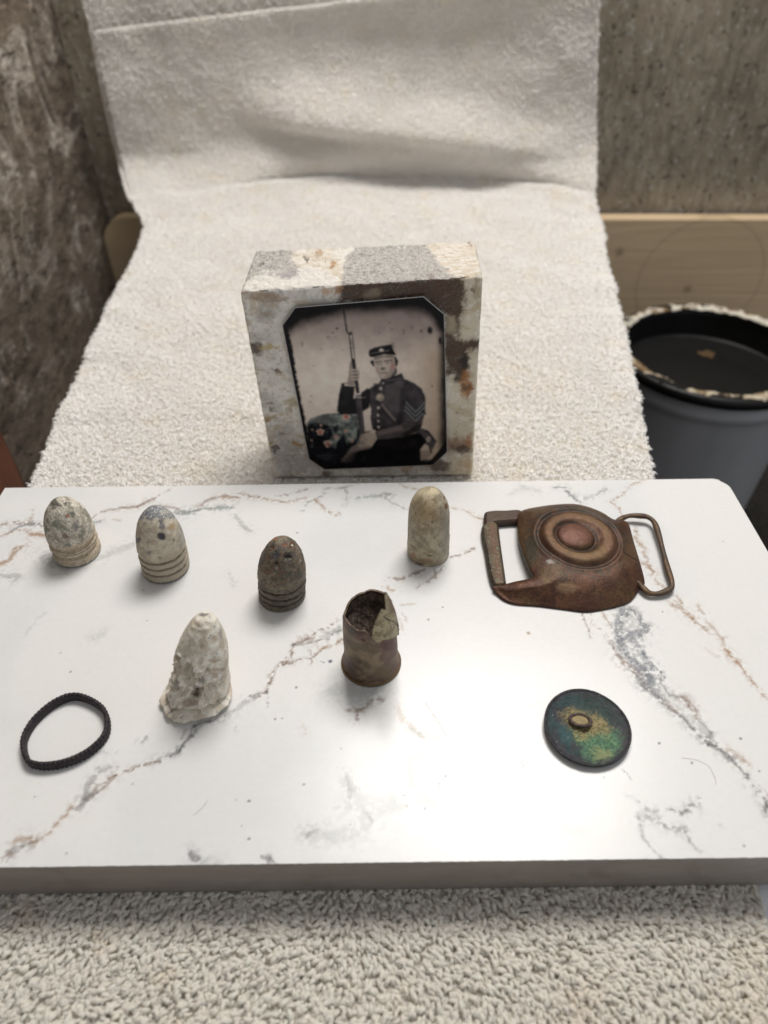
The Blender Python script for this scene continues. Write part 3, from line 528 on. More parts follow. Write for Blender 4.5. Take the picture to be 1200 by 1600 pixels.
def block_colour(P, top):
    px, py = proj(P); Z = lambda L: [(360 + x / 2.857, 360 + y / 2.857) for x, y in L]
    wx = px + (fbm(P, 0.3, 6, 61, .78) - .5) * 26; wy = py + (fbm(P, 0.3, 6, 62, .78) - .5) * 26
    f1 = fbm(P, 0.12, 5, 63); f2 = fbm(P, 0.8, 4, 64); f3 = fbm(P, 2.2, 3, 65, .8)
    if not top:
        c = mix(lin(206, 201, 194), lin(240, 236, 228), sm(.34, .66, f1)); c = mix(c, lin(166, 160, 152), sm(.55, .72, f2) * .5)
        right = sm(690, 712, px); c = mix(c, mix(lin(204, 190, 160), lin(240, 230, 206), f2), right * .75)
        yb = sm(.60, .70, fbm(P * np.array([1, 1, 2.2]), .13, 4, 66)); c = mix(c, lin(190, 162, 112), yb * .4)
        brown = np.maximum.reduce([poly(wx, wy, Z(L), 6) for L in (
            [(488, 225), (1030, 205), (1050, 270), (1032, 400), (1010, 470), (1000, 640), (960, 650), (955, 380), (865, 300), (700, 318), (487, 325)],
            [(950, 490), (1060, 480), (1125, 490), (1120, 525), (1060, 540), (1055, 660), (1000, 650), (960, 560)])])
        halo = np.maximum.reduce([poly(wx + 3, wy - 2, Z(L), 16) for L in ([(488, 225), (1030, 205), (1050, 270), (1032, 400), (1010, 470), (1000, 640), (960, 650), (955, 380), (865, 300), (700, 318), (487, 325)], [(950, 490), (1060, 480), (1125, 490), (1120, 525), (1060, 540), (1055, 660), (1000, 650), (960, 560)])])
        c = mix(c, lin(168, 122, 72), halo * .55 * sm(.35, .6, f2)); c = mix(c, mix(lin(50, 33, 25), lin(88, 61, 45), f2), np.clip(brown * (.72 + .5 * f3), 0, .97))
        vn = ridge(P, .11, 4, 67); c = mix(c, lin(120, 112, 102), sm(.88, .97, vn) * .55); c = mix(c, lin(246, 243, 236), sm(.60, .74, fbm(P, .45, 4, 68)) * .6 * (1 - brown))
        wh = poly(wx, wy, Z([(965, 390), (1010, 395), (1005, 460), (965, 455)]), 4); c = mix(c, lin(178, 164, 140), wh * .9)
        for x, y, rx, ry, cc, s in ((1040, 585, 16, 45, (28, 22, 22), .9), (1015, 650, 24, 24, (50, 36, 28), .8), (1050, 690, 26, 60, (172, 110, 50), .75), (1050, 705, 20, 12, (60, 40, 30), .7), (1065, 720, 10, 40, (150, 98, 44), .7),
                                   (1010, 960, 60, 34, (128, 84, 50), .7), (1030, 985, 40, 20, (64, 46, 38), .8), (1070, 940, 16, 40, (176, 104, 52), .6), (930, 1050, 45, 22, (80, 56, 42), .8), (890, 1040, 30, 20, (160, 118, 72), .6), (1060, 1040, 40, 24, (190, 160, 110), .5), (790, 1075, 20, 10, (110, 80, 60), .6), (430, 1085, 22, 14, (90, 66, 60), .8), (790, 1062, 30, 12, (170, 136, 90), .5),
                                   (110, 525, 24, 22, (70, 48, 44), .85), (130, 545, 18, 18, (90, 64, 58), .6), (205, 630, 26, 9, (84, 58, 48), .85), (175, 520, 50, 10, (186, 164, 96), .7), (160, 300, 90, 14, (150, 112, 66), .6), (65, 250, 22, 14, (176, 120, 50), .8), (60, 275, 60, 8, (168, 120, 58), .7), (170, 835, 20, 10, (150, 112, 70), .8), (205, 830, 60, 7, (190, 160, 104), .6), (175, 790, 12, 10, (92, 74, 64), .8), (305, 955, 22, 16, (176, 132, 54), .8), (175, 945, 18, 12, (178, 140, 72), .7), (205, 978, 13, 9, (76, 64, 58), .8), (270, 770, 40, 16, (164, 146, 92), .6), (265, 800, 16, 16, (150, 120, 70), .6), (150, 380, 40, 30, (130, 122, 114), .4), (225, 905, 12, 12, (120, 104, 96), .6), (1100, 250, 14, 60, (150, 122, 84), .5), (1090, 265, 10, 10, (96, 74, 62), .7), (640, 290, 36, 26, (150, 136, 116), .7), (430, 270, 26, 18, (190, 130, 50), .5), (480, 262, 14, 26, (170, 112, 40), .6)):
            cx, cy = 360 + x / 2.857, 360 + y / 2.857
            c = mix(c, lin(*cc), s * sm(1.25, .5, np.hypot((wx - cx) / (rx / 2.857 * 1.2), (wy - cy) / (ry / 2.857 * 1.2))))
        return c * (0.90 + 0.2 * f3[..., None])
    c = mix(lin(164, 159, 152), lin(216, 211, 204), sm(.3, .7, f3)); c = mix(c, lin(112, 104, 106), sm(.58, .72, f2) * .5)
    cream = np.maximum.reduce([poly(wx, wy, Z(L), 3) for L in ([(300, 60), (560, 60), (510, 120), (490, 250), (400, 190), (300, 165), (270, 130)], [(870, 40), (1130, 40), (1135, 240), (1010, 225), (950, 160), (885, 90)])])
    c = mix(c, mix(lin(218, 204, 182), lin(240, 233, 222), sm(.3, .65, fbm(P * np.array([.7, 1.6, 1]), .4, 5, 71, .65))), cream)
    whi = np.maximum(poly(wx, wy, Z([(40, 235), (180, 185), (300, 165), (420, 180), (480, 240), (470, 300), (30, 300)]), 3), poly(wx, wy, Z([(450, 85), (560, 70), (520, 120), (480, 140)]), 3))
    c = mix(c, mix(lin(228, 222, 212), lin(248, 244, 236), f2), whi * .95)
    lo = poly(wx, wy, Z([(170, 200), (280, 165), (310, 195), (230, 220)]), 3); c = mix(c, lin(160, 150, 152), lo * .8)
    for x, y, r, cc in ((405, 80, 7, (90, 70, 60)), (340, 128, 9, (70, 60, 54)), (385, 122, 6, (84, 70, 60)), (420, 130, 6, (80, 66, 56)), (135, 145, 8, (90, 82, 82)), (455, 155, 14, (190, 146, 100)), (50, 225, 12, (170, 120, 60)), (400, 100, 14, (190, 160, 130)), (1075, 60, 8, (130, 100, 70)), (1060, 215, 14, (176, 140, 104)), (900, 210, 12, (150, 130, 124)), (760, 75, 5, (255, 255, 255)), (790, 72, 4, (255, 255, 255)), (470, 222, 6, (255, 250, 240)), (620, 100, 3, (255, 255, 255)), (655, 105, 3, (255, 250, 250)), (690, 60, 4, (250, 246, 246))):
        c = mix(c, lin(*cc), .85 * sm(1.2, .5, np.hypot(wx - 360 - x / 2.857, wy - 360 - y / 2.857) / (r / 2.857 * 1.3)))
    return c
M_BLOCK = attr_mat('quartz_marble', 0.42, 0, 0.4, (0.8, 0.08), (3.0, 0.03), 0.10, 1.5)
M_ROUGHTOP = attr_mat('sawn_quartz', 0.55, 0, 0.5, (1.6, 0.5), (5.0, 0.25), 0.15, 2.5)
blk = bpy.data.objects.new('stone_block', None); COL.objects.link(blk); bc = (fb0 + fb1) / 2 + np.array([0, DEP / 2, 0]); blk.location = mathutils.Vector(bc * MM)
tag(blk, 'upright square block of white and brown marble standing behind the slab', 'stone block')
for face, nu, nv in (('front', 240, 240), ('top', 260, 90), ('back', 30, 30), ('bottom', 20, 10), ('left', 60, 120), ('right', 60, 120)):
    P, fq = block_grid(face, nu, nv); cc = block_colour(P, face == 'top')
    if face == 'top': P = P + np.array([0, 0, 1.0]) * ((fbm(P, .5, 4, 81) - .5) * 1.3)[..., None]
    P = P + ((fbm(P, .4, 3, 82) - .5) * .35)[..., None]
    mk({'front': 'polished_face', 'top': 'sawn_top', 'back': 'back_face', 'bottom': 'underside', 'left': 'side_face', 'right': 'side_face'}[face], P.reshape(-1, 3) - bc, fq, M_ROUGHTOP if face == 'top' else M_BLOCK, blk, cc.reshape(-1, 3))

# ------------------------------------------------------------------ tintype
def tx_(L): return np.array([(440 + x / 4.615, 460 + y / 4.615) for x, y in L])
YP = YF - 0.75
def plate_pt(L): q = tx_(L); return aty(q[:, 0], q[:, 1], YP)
outl = plate_pt([(8, 225), (100, 98), (1022, 20), (1170, 145), (1193, 1135), (1092, 1230), (310, 1262), (200, 1185)])
def convex_rows(out, nu, nv):               # rows across a convex outline in the x,z plane
    zz = np.linspace(out[:, 2].min() + 1e-3, out[:, 2].max() - 1e-3, nv); L = []
    for z in zz:
        xx = []
        for k in range(len(out)):
            a, b = out[k], out[(k + 1) % len(out)]
            if (a[2] - z) * (b[2] - z) <= 0 and a[2] != b[2]: xx.append(a[0] + (z - a[2]) / (b[2] - a[2]) * (b[0] - a[0]))
        L.append((min(xx), max(xx)))
    L = np.array(L); u = np.linspace(0, 1, nu)
    return np.stack([L[:, :1] + u[None] * (L[:, 1:] - L[:, :1]), np.full((nv, nu), out[0, 1]), np.repeat(zz[:, None], nu, 1)], -1)
def portrait(P):
    c = portrait_(P); lum = c.mean(-1); fold = fbm(P, .30, 4, 97, .6); fine = fbm(P, 1.3, 3, 98, .6)
    c = c * (1 + (sm(.12, .04, lum) * ((fold - .5) * 1.7 + (fine - .5) * .6))[..., None]).clip(.35, 1.8) * (1 + (sm(.12, .3, lum) * (fold - .5) * .25)[..., None])
    for ax in (0, 1):
        for _ in range(2): c = (np.roll(c, 1, ax) + 2 * c + np.roll(c, -1, ax)) / 4
    return np.clip(c ** 1.10 * 1.20 * (.94 + .12 * fbm(P, 3.5, 2, 99))[..., None], 0, .9)
def portrait_(P):
    px, py = proj(P); X = (px - 440) * 4.615; Y = (py - 460) * 4.615
    n1 = fbm(P, .55, 4, 91); n2 = fbm(P, 2.2, 3, 92); n3 = fbm(P, .16, 3, 93)
    wx = X + (n2 - .5) * 9; wy = Y + (n2[::-1] - .5) * 7
    g = lambda a, b, s, L, soft=5: poly(wx, wy, L, soft)
    c = mix(lin(214, 201, 190), lin(156, 143, 137), sm(560, 140, Y + (n3 - .5) * 160)); c = mix(c, lin(230, 219, 208), .8 * np.exp(-((X - 330) / 330) ** 2 - ((Y - 640) / 260) ** 2))
    c = mix(c, lin(186, 168, 150), sm(900, 1130, X) * sm(250, 500, Y)); c = c * (0.95 + 0.1 * n1[..., None])
    c = mix(c, lin(150, 136, 136), .6 * sm(.5, .7, n3) * sm(420, 250, Y))
    for x, y, rx, ry, s in ((1070, 258, 20, 28, .95), (1143, 333, 13, 28, .95), (1008, 265, 13, 14, .5), (940, 240, 14, 12, .3), (778, 205, 7, 5, .8), (880, 263, 7, 6, .8), (795, 252, 8, 7, .5), (400, 246, 12, 6, .9), (368, 277, 7, 5, .8), (335, 310, 8, 5, .8), (230, 514, 7, 5, .6), (1085, 662, 6, 9, .7), (705, 280, 5, 5, .5), (878, 282, 7, 6, .4), (800, 370, 18, 26, .35), (216, 735, 9, 5, .6), (206, 775, 10, 4, .5), (435, 400, 5, 6, .5), (280, 395, 8, 5, .5), (150, 360, 10, 22, .35), (1138, 760, 6, 9, .4)):
        c = mix(c, lin(34, 30, 36), s * sm(1.3, .6, np.hypot((wx - x) / rx, (wy - y) / ry)))
    def put(L, col, soft=5, a=1.0):
        nonlocal c
        c = mix(c, lin(*col), a * poly(wx, wy, L, soft))
    def line(L, col, wd, a=1.0, soft=2.5):
        nonlocal c
        c = mix(c, lin(*col), a * sm(wd / 2 + soft, wd / 2 - soft, seg_dist(wx, wy, L)))
    def dot(x, y, rx, ry, col, a=1.0, e=.5):
        nonlocal c
        c = mix(c, lin(*col), a * sm(1.25, e, np.hypot((wx - x) / rx, (wy - y) / ry)))
    # hat and pouch resting on the right, floor beyond
    put([(995, 1125), (1090, 1120), (1030, 1240), (1000, 1240)], (168, 152, 140), 6); line([(1005, 1165), (1075, 1160)], (120, 108, 104), 6, .7)
    put([(960, 1010), (1005, 965), (1060, 985), (1118, 1060), (1088, 1120), (1045, 1085), (1000, 1040)], (88, 80, 84)); put([(1000, 960), (1060, 985), (1118, 1060), (1105, 1070), (1050, 1000)], (58, 52, 58), 4); dot(1060, 1045, 17, 22, (188, 176, 166), .9); dot(1068, 1050, 9, 13, (120, 110, 106), .8)
    line([(1068, 1105), (1080, 1142)], (44, 30, 32), 14, .9)
    # table with flowered cloth
    tb = [(185, 1190), (182, 930), (212, 892), (300, 864), (420, 852), (552, 862), (566, 1000), (604, 1090), (430, 1230)]
    m = poly(wx, wy, tb, 5); c = mix(c, mix(lin(92, 98, 96), lin(152, 158, 152), sm(.35, .7, n1)), m)
    put([(190, 940), (240, 895), (330, 880), (400, 890), (330, 935), (230, 960)], (96, 98, 98), 12, .8)
    dk = np.maximum.reduce([poly(wx, wy, L, 7) for L in ([(186, 940), (240, 925), (345, 945), (372, 1000), (350, 1050), (300, 1060), (390, 1110), (400, 1060), (450, 1010), (470, 1080), (540, 1040), (545, 1100), (440, 1240), (190, 1200)], [(370, 960), (410, 935), (405, 985), (375, 1000)], [(545, 960), (566, 980), (560, 1050), (540, 1060)])])
    c = mix(c, lin(22, 24, 32), dk * sm(.26, .40, n1 + .08)); c = mix(c, lin(120, 128, 128), dk * sm(.66, .74, n2) * .5 * sm(1120, 980, Y))
    for x, y, r, a in ((278, 992, 42, 1), (335, 1078, 40, 1), (465, 882, 40, 1), (460, 985, 26, .9), (395, 1028, 28, .8), (508, 1055, 22, .8), (220, 975, 12, .7), (285, 945, 14, .9), (215, 1052, 14, .5)):
        r = r * .74; pet = r * (.84 + .14 * np.cos(5 * np.arctan2(wy - y, wx - x) + x) + (n1 - .5) * .5); d = np.hypot(wx - x, (wy - y) * 1.05)
        c = mix(c, lin(206, 182, 168), a * sm(pet * 1.1, pet * .75, d)); c = mix(c, lin(176, 122, 114), a * sm(pet * .78, pet * .4, d + (n2 - .5) * 14))
    dot(344, 1090, 10, 9, (30, 22, 26)); dot(466, 880, 9, 8, (160, 84, 84)); dot(272, 998, 9, 9, (172, 96, 90), .8)
    # legs
    put([(400, 1250), (560, 1085), (640, 1050), (1000, 1000), (1045, 1060), (1000, 1120), (1008, 1250)], (12, 11, 15)); put([(690, 1060), (860, 1050), (1000, 1040), (960, 1100), (800, 1120), (690, 1100)], (34, 31, 34), 22, .8)
    put([(430, 1205), (500, 1105), (560, 1070), (655, 1068), (640, 1110), (560, 1125), (505, 1150), (470, 1215)], (136, 124, 118), 10); put([(430, 1210), (480, 1150), (540, 1130), (505, 1220)], (70, 62, 62), 18, .8); put([(545, 1080), (650, 1070), (640, 1098), (560, 1105)], (176, 162, 150), 9, .8)
    put([(560, 1200), (600, 1165), (630, 1215), (600, 1240)], (48, 44, 48), 10, .8); put([(250, 1170), (340, 1140), (400, 1160), (330, 1205)], (46, 46, 54), 14, .8)
    # coat
    put([(606, 700), (640, 672), (700, 640), (720, 612), (800, 596), (868, 572), (882, 606), (960, 640), (1010, 680), (1038, 745), (1034, 850), (1010, 950), (985, 985), (860, 1015), (690, 985), (655, 975), (640, 900), (646, 830), (628, 770)], (66, 61, 66))
    put([(716, 640), (860, 606), (905, 700), (890, 860), (800, 850), (725, 790)], (92, 86, 88), 26, .8); put([(650, 720), (690, 760), (700, 900), (660, 880), (645, 790)], (82, 77, 80), 16, .6); put([(700, 860), (790, 900), (780, 970), (700, 970)], (80, 75, 79), 20, .7)
    put([(860, 690), (905, 640), (900, 760), (880, 900), (835, 940), (850, 800)], (38, 34, 40), 16, .75); put([(655, 955), (780, 950), (860, 935), (690, 1000)], (24, 22, 26), 10, .9)
    put([(800, 590), (866, 568), (880, 604), (800, 640), (735, 660), (715, 625)], (58, 54, 60)); line([(722, 612), (770, 622), (874, 602)], (112, 106, 108), 6, .7)
    put([(800, 560), (826, 520), (834, 560), (806, 600), (720, 626), (712, 600), (760, 604)], (40, 36, 40), 4, .9)
    line([(676, 655), (690, 720), (700, 780)], (50, 46, 50), 34, .7); put([(712, 795), (728, 790), (826, 905), (818, 922)], (134, 124, 116), 4, .85); line([(706, 800), (815, 925)], (26, 23, 28), 9, .9); line([(740, 640), (736, 720)], (44, 40, 46), 10, .8)
    line([(706, 780), (700, 965)], (40, 36, 42), 7, .7)
    # left sleeve with chevrons, forearm
    put([(884, 660), (940, 640), (1008, 680), (1038, 745), (1034, 850), (960, 900), (900, 830), (890, 760)], (58, 54, 60), 8); put([(930, 700), (1000, 710), (1020, 790), (960, 840), (915, 770)], (74, 69, 75), 22, .7)
    put([(672, 992), (760, 960), (860, 936), (905, 890), (985, 905), (1022, 880), (1000, 975), (880, 1028), (690, 1048)], (88, 81, 82), 6); put([(690, 990), (860, 945), (880, 975), (700, 1020)], (124, 114, 110), 12, .8); put([(860, 1010), (990, 930), (1012, 940), (985, 1000), (900, 1040)], (26, 24, 28), 10, .8); line([(880, 960), (930, 945)], (58, 52, 54), 8, .8); line([(895, 915), (960, 930), (1000, 915)], (60, 55, 58), 9, .7)
    for o_ in (0, 31, 62):
        line([(898 - .14 * o_, 778 + o_ * .9), (966, 850 + o_), (1034, 780 + o_ * 1.02)], (128, 134, 134), 8, .9, 4)
    line([(1036, 860), (1028, 850)], (30, 28, 34), 16, .8)
    # raised sleeve
    put([(432, 640), (470, 636), (528, 664), (520, 752), (560, 722), (618, 674), (640, 690), (634, 815), (560, 862), (428, 868), (398, 840), (410, 740)], (26, 24, 29)); put([(450, 700), (500, 720), (490, 800), (430, 800)], (40, 37, 42), 16, .7); line([(566, 750), (606, 740)], (140, 132, 126), 5, .6)
    put([(456, 640), (520, 650), (518, 664), (455, 658)], (206, 196, 186), 4)
    # musket
    line([(444, 88), (458, 190), (472, 268)], (74, 68, 76), 15, .95); line([(468, 262), (480, 284), (500, 286)], (66, 60, 66), 12, .95)
    line([(498, 285), (506, 360), (518, 480)], (62, 56, 60), 31, .95); line([(500, 300), (508, 370), (519, 470)], (186, 174, 164), 11, .95); line([(512, 400), (522, 470)], (196, 186, 176), 13, .9); dot(502, 305, 8, 18, (200, 188, 178), .7)
    # hands
    put([(492, 486), (508, 480), (514, 530), (548, 540), (562, 580), (556, 610), (530, 640), (516, 662), (474, 652), (484, 580)], (158, 146, 138), 4)
    line([(516, 474), (530, 560), (550, 712)], (30, 27, 36), 26, .97); line([(528, 620), (548, 705)], (62, 57, 66), 6, .7)
    for q in ([(500, 546), (552, 545)], [(500, 570), (560, 566)], [(502, 594), (558, 590)], [(506, 616), (546, 612)]): line(q, (188, 174, 164), 15, .9); line([(x, y + 10) for x, y in q], (86, 76, 76), 4, .7)
    line([(552, 738), (566, 850), (582, 996)], (82, 76, 80), 40, .97); line([(546, 760), (560, 880), (572, 990)], (56, 51, 56), 9, .8); line([(536, 722), (568, 718)], (206, 196, 188), 13, .95); line([(538, 740), (572, 742)], (190, 180, 172), 9, .85); line([(556, 826), (584, 822)], (40, 37, 42), 6, .8)
    put([(556, 1050), (580, 1010), (620, 992), (672, 1000), (686, 1040), (650, 1100), (600, 1070)], (192, 176, 162), 6); put([(562, 1046), (590, 1010), (660, 985), (600, 984)], (96, 86, 82), 7, .8)
    for q in ([(560, 1052), (600, 1022)], [(572, 1062), (612, 1036)], [(590, 1072), (622, 1050)]): line(q, (84, 72, 70), 5, .75)
    # head
    put([(636, 488), (660, 470), (672, 520), (660, 516)], (20, 18, 22), 4); put([(800, 440), (826, 455), (840, 480), (834, 515), (815, 522), (806, 480)], (22, 20, 24), 4)
    put([(664, 446), (806, 432), (822, 510), (812, 552), (786, 594), (752, 608), (716, 606), (690, 566), (672, 520)], (190, 178, 168), 5)
    put([(664, 446), (806, 432), (808, 462), (740, 452), (668, 474)], (120, 110, 106), 9, .8); put([(790, 470), (820, 500), (812, 552), (786, 594), (752, 608), (740, 596), (780, 560)], (140, 126, 120), 14, .75); put([(676, 520), (690, 566), (716, 606), (704, 560)], (140, 128, 122), 9, .6)
    line([(672, 490), (716, 484)], (64, 54, 54), 8, .9); line([(738, 482), (800, 474)], (60, 50, 50), 8, .9); dot(698, 503, 14, 7, (104, 96, 94), .85); dot(766, 496, 14, 7, (104, 96, 94), .85); line([(684, 513), (712, 512)], (206, 196, 186), 4, .7); line([(754, 508), (784, 504)], (204, 192, 182), 4, .7)
    line([(724, 486), (722, 530)], (150, 136, 130), 7, .7); line([(734, 490), (738, 524)], (212, 202, 192), 8, .8); put([(714, 532), (738, 524), (752, 536), (735, 548), (716, 545)], (86, 72, 70), 4, .85)
    line([(712, 568), (764, 564)], (92, 72, 70), 6, .9); line([(716, 576), (756, 573)], (204, 178, 168), 5, .8); dot(800, 522, 24, 22, (200, 130, 122), .55, .1); dot(692, 540, 15, 18, (190, 136, 128), .4, .1); dot(735, 592, 18, 8, (206, 194, 184), .6, .1)
    put([(632, 402), (662, 384), (730, 370), (790, 358), (806, 400), (828, 440), (800, 428), (740, 428), (668, 446), (640, 456), (628, 436)], (22, 21, 27), 4); put([(640, 400), (790, 366), (800, 400), (640, 422)], (40, 38, 46), 8, .7); line([(640, 428), (700, 418), (776, 406)], (150, 144, 140), 4, .7); put([(630, 436), (720, 416), (800, 418), (822, 438), (740, 432), (660, 452)], (12, 12, 16), 4)
    put([(702, 410), (708, 394), (722, 390), (738, 402), (732, 412)], (206, 196, 188), 3)
    dot(709, 742, 28, 26, (164, 152, 138), .95, .85); dot(706, 738, 16, 15, (200, 188, 172), .6); dot(716, 748, 8, 8, (92, 82, 76), .7)
    for x, y, r in ((716, 680, 12), (698, 818, 11), (696, 872, 10), (698, 914, 9), (700, 958, 10), (733, 640, 7)): dot(x, y, r, r, (206, 198, 190), .95); dot(x + 3, y + 3, r * .5, r * .5, (120, 112, 108), .6)
    # dark edges of the plate
    rg = (fbm(P, 1.1, 4, 95) - .5)
    e = np.maximum.reduce([sm(-5, 5, np.interp(Y, [0, 225, 260, 380, 520, 680, 880, 1000, 1190, 1300], [60, 48, 50, 76, 98, 126, 166, 188, 208, 220]) + rg * 26 - X), poly(X, Y, [(1200, 1010), (1168, 1070), (1130, 1130), (1036, 1240), (1200, 1240)], 6)])
    d2 = Y - np.interp(X, [0, 100, 250, 450, 700, 1020, 1100, 1200], [330, 225, 168, 120, 100, 110, 180, 330]); e = np.maximum(e, sm(75, -35, d2 + (n3 - .5) * 60))
    e = np.maximum(e, sm(1105, 1172, X + (n3 - .5) * 20) * .96); e = np.maximum(e, sm(1212, 1238, Y + X * .03 + rg * 16)); e = np.maximum(e, poly(X, Y, [(190, 1120), (300, 1200), (440, 1215), (440, 1300), (190, 1300)], 16))
    c = mix(c, lin(15, 15, 20), np.clip(e, 0, 1)); dot(660, 70, 22, 18, (10, 10, 14), .9)
    return c
TP = convex_rows(outl, 280, 320); TCOL = portrait(TP)
n = NT('lacquered_plate'); M_TIN = n.fin(n.attr(), 0.34, 0, 0.16, n.bump(n.noise(0.25, 3), 0.05))
n = NT('bright_tin_edge'); M_TINEDGE = n.fin(n.mixc(n.noise(1.5, 3), lin(150, 150, 152), lin(205, 205, 205)), 0.35, 0.6, 0.5)
tc_ = outl.mean(0); tc_[2] = outl[:, 2].min()
tin = bpy.data.objects.new('tintype', None); COL.objects.link(tin); tin.location = mathutils.Vector(tc_ * MM)
tag(tin, 'clipped-corner tintype portrait of a seated soldier holding a musket, leaning on the stone block', 'photograph')
mk('picture', TP.reshape(-1, 3) - tc_, grid_faces(280, 320), M_TIN, tin, TCOL.reshape(-1, 3))
k = len(outl); oo = outl + np.array([0, 0.0, 0]); mid = outl[:, [0, 2]].mean(0)
big = oo.copy(); big[:, 0] += np.sign(oo[:, 0] - mid[0]) * .16; big[:, 2] += np.sign(oo[:, 2] - mid[1]) * .16
ring4 = [oo + [0, .03, 0], big + [0, .06, 0], big + [0, .55, 0]]; V = np.vstack(ring4) - tc_
Fq = [(a * k + i, a * k + (i + 1) % k, (a + 1) * k + (i + 1) % k, (a + 1) * k + i) for a in range(2) for i in range(k)]
mk('plate_edge', V, Fq, M_TINEDGE, tin, smooth=False)
mk('back_plate', (TP[::32, ::28].reshape(-1, 3) + [0, .5, 0]) - tc_, grid_faces(10, 10), M_TINEDGE, tin)

# ------------------------------------------------------------------ bullets
def lathe(prof, na, c0, c1):               # prof: (r, h) from base to tip; axis leans from c0 to c1
    prof = np.asarray(prof, float); a = np.linspace(0, 2 * pi, na, endpoint=False)
    c0 = np.asarray(c0, float); ax = np.asarray(c1, float) - c0; H = prof[-1, 1]; ax = ax / H
    V = np.zeros((len(prof), na, 3)); V[..., 0] = prof[:, :1] * np.cos(a); V[..., 1] = prof[:, :1] * np.sin(a); V[..., 2] = 0
    V += c0 + prof[:, 1][:, None, None] * ax
    return V, a
def dense(prof, step=0.16):
    prof = np.asarray(prof, float); d = np.concatenate([[0], np.cumsum(np.hypot(*np.diff(prof, axis=0).T))])
    t = np.linspace(0, d[-1], int(d[-1] / step)); return np.stack([np.interp(t, d, prof[:, 0]), np.interp(t, d, prof[:, 1])], 1)
def minie(R, H, grooves, bandh, gd, gw):
    p = [(0, 0), (R * .93, 0), (R, .5)]
    hs = np.linspace(.5, H, 170)
    r = np.where(hs < bandh, R, R * np.sqrt(np.clip(1 - (np.clip((hs - bandh) / (H - bandh), 0, 1)) ** 2.15, 0, 1)) ** 1.12)
    for g in grooves: r = r - gd * np.exp(-((hs - g) / gw) ** 4)
    return dense(p + list(zip(r, hs)), .15)
M_LEAD = attr_mat('oxidised_lead', 0.72, 0, 0.35, (1.4, 0.12), (5.0, 0.08), 0.22, 2.2)
M_DARKLEAD = attr_mat('pitted_dark_lead', 0.55, 0, 0.45, (1.6, 0.25), (4.0, 0.12), 0.35, 2.2)
def px_blobs(c, P, L, seed=0, warp=3.0):
    px, py = proj(P); wx = px + (fbm(P, .9, 4, seed + 1) - .5) * warp * 2; wy = py + (fbm(P, .9, 4, seed + 2) - .5) * warp * 2
    for x, y, rx, ry, cc, s in L: c = mix(c, lin(*cc), s * sm(1.3, .6, np.hypot((wx - x) / rx, (wy - y) / ry)))
    return c
def bullet(label, base_px, tip_px, R, prof, colour, mat, rough=.10, seed=0, group='conical bullets', name='bullet', pits=()):
    b = at(base_px[0], base_px[1], 0); tip = aty(tip_px[0], tip_px[1], b[1] + 1.0)
    prof = np.array(prof); s = tip[2] / prof[-1, 1]; prof[:, 1] *= s
    V, a = lathe(prof, 200, b, [tip[0], b[1], tip[2]])
    N = V - (b + (V[..., 2:3]) * np.array([(tip[0] - b[0]) / tip[2], 0, 1])); L = np.linalg.norm(N, axis=-1, keepdims=True); N = N / np.maximum(L, .2)
    hn = V[..., 2] / tip[2]
    disp = (fbm(V, .35, 3, seed) - .5) * rough * 4 + (fbm(V, 1.6, 4, seed + 3) - .5) * rough * 2
    disp = disp + (fbm(V * np.array([1, 1, 1.6]), .7, 3, seed + 6) - .5) * .55 * sm(.44, .38, hn); V = V + N * (disp * sm(.02, .10, hn))[..., None]
    px, py = proj(V)
    for x, y, r, d in pits: V = V - N * (d * sm(1.2, .3, np.hypot(px - x + (fbm(V, 1.2, 3, seed + 8) - .5) * r, py - y) / r) * (V[..., 1] < b[1] + 2))[..., None]
    c = colour(V, hn, s)
    o = mk(name, V.reshape(-1, 3), grid_faces(200, len(prof), True), mat, None, c.reshape(-1, 3)); recentre(o, b)
    return tag(o, label, 'bullet', group), prof
def col1(V, hn, s):
    f = fbm(V, .55, 5, 101, .65); g = fbm(V, 1.8, 4, 102, .7); c = mix(lin(182, 173, 158), lin(226, 217, 200), sm(.35, .62, f)); c = mix(c, lin(124, 124, 122), sm(.52, .66, g) * .75); c = mix(c, lin(120, 122, 108), sm(.55, .7, fbm(V, .35, 3, 104)) * .6)
    c = mix(c, lin(96, 92, 84), sm(.9, .97, hn) * sm(.4, .6, g)); c = px_blobs(c, V, [(95, 778, 6, 4, (206, 198, 182), .7), (84, 786, 5, 7, (84, 80, 72), .7), (106, 806, 3, 3, (150, 98, 72), .8), (114, 804, 5, 4, (96, 96, 90), .8), (118, 822, 6, 8, (88, 92, 96), .6), (88, 818, 8, 5, (120, 128, 112), .6), (102, 838, 6, 5, (118, 96, 76), .7)], 110)
    b = sm(.42, .40, hn) * sm(.02, .06, hn); c = mix(c, lin(206, 188, 162), b * .75); c = mix(c, lin(128, 124, 120), b * sm(.56, .68, g) * .5)
    for hh_ in (.245, .105, .39): c = mix(c, lin(104, 96, 88), .75 * np.exp(-((hn - hh_) / .010) ** 2)); c = mix(c, lin(228, 220, 204), .7 * np.exp(-((hn - hh_ + .022) / .009) ** 2)); return mix(c, lin(74, 72, 72), sm(.035, .01, hn) * .8)
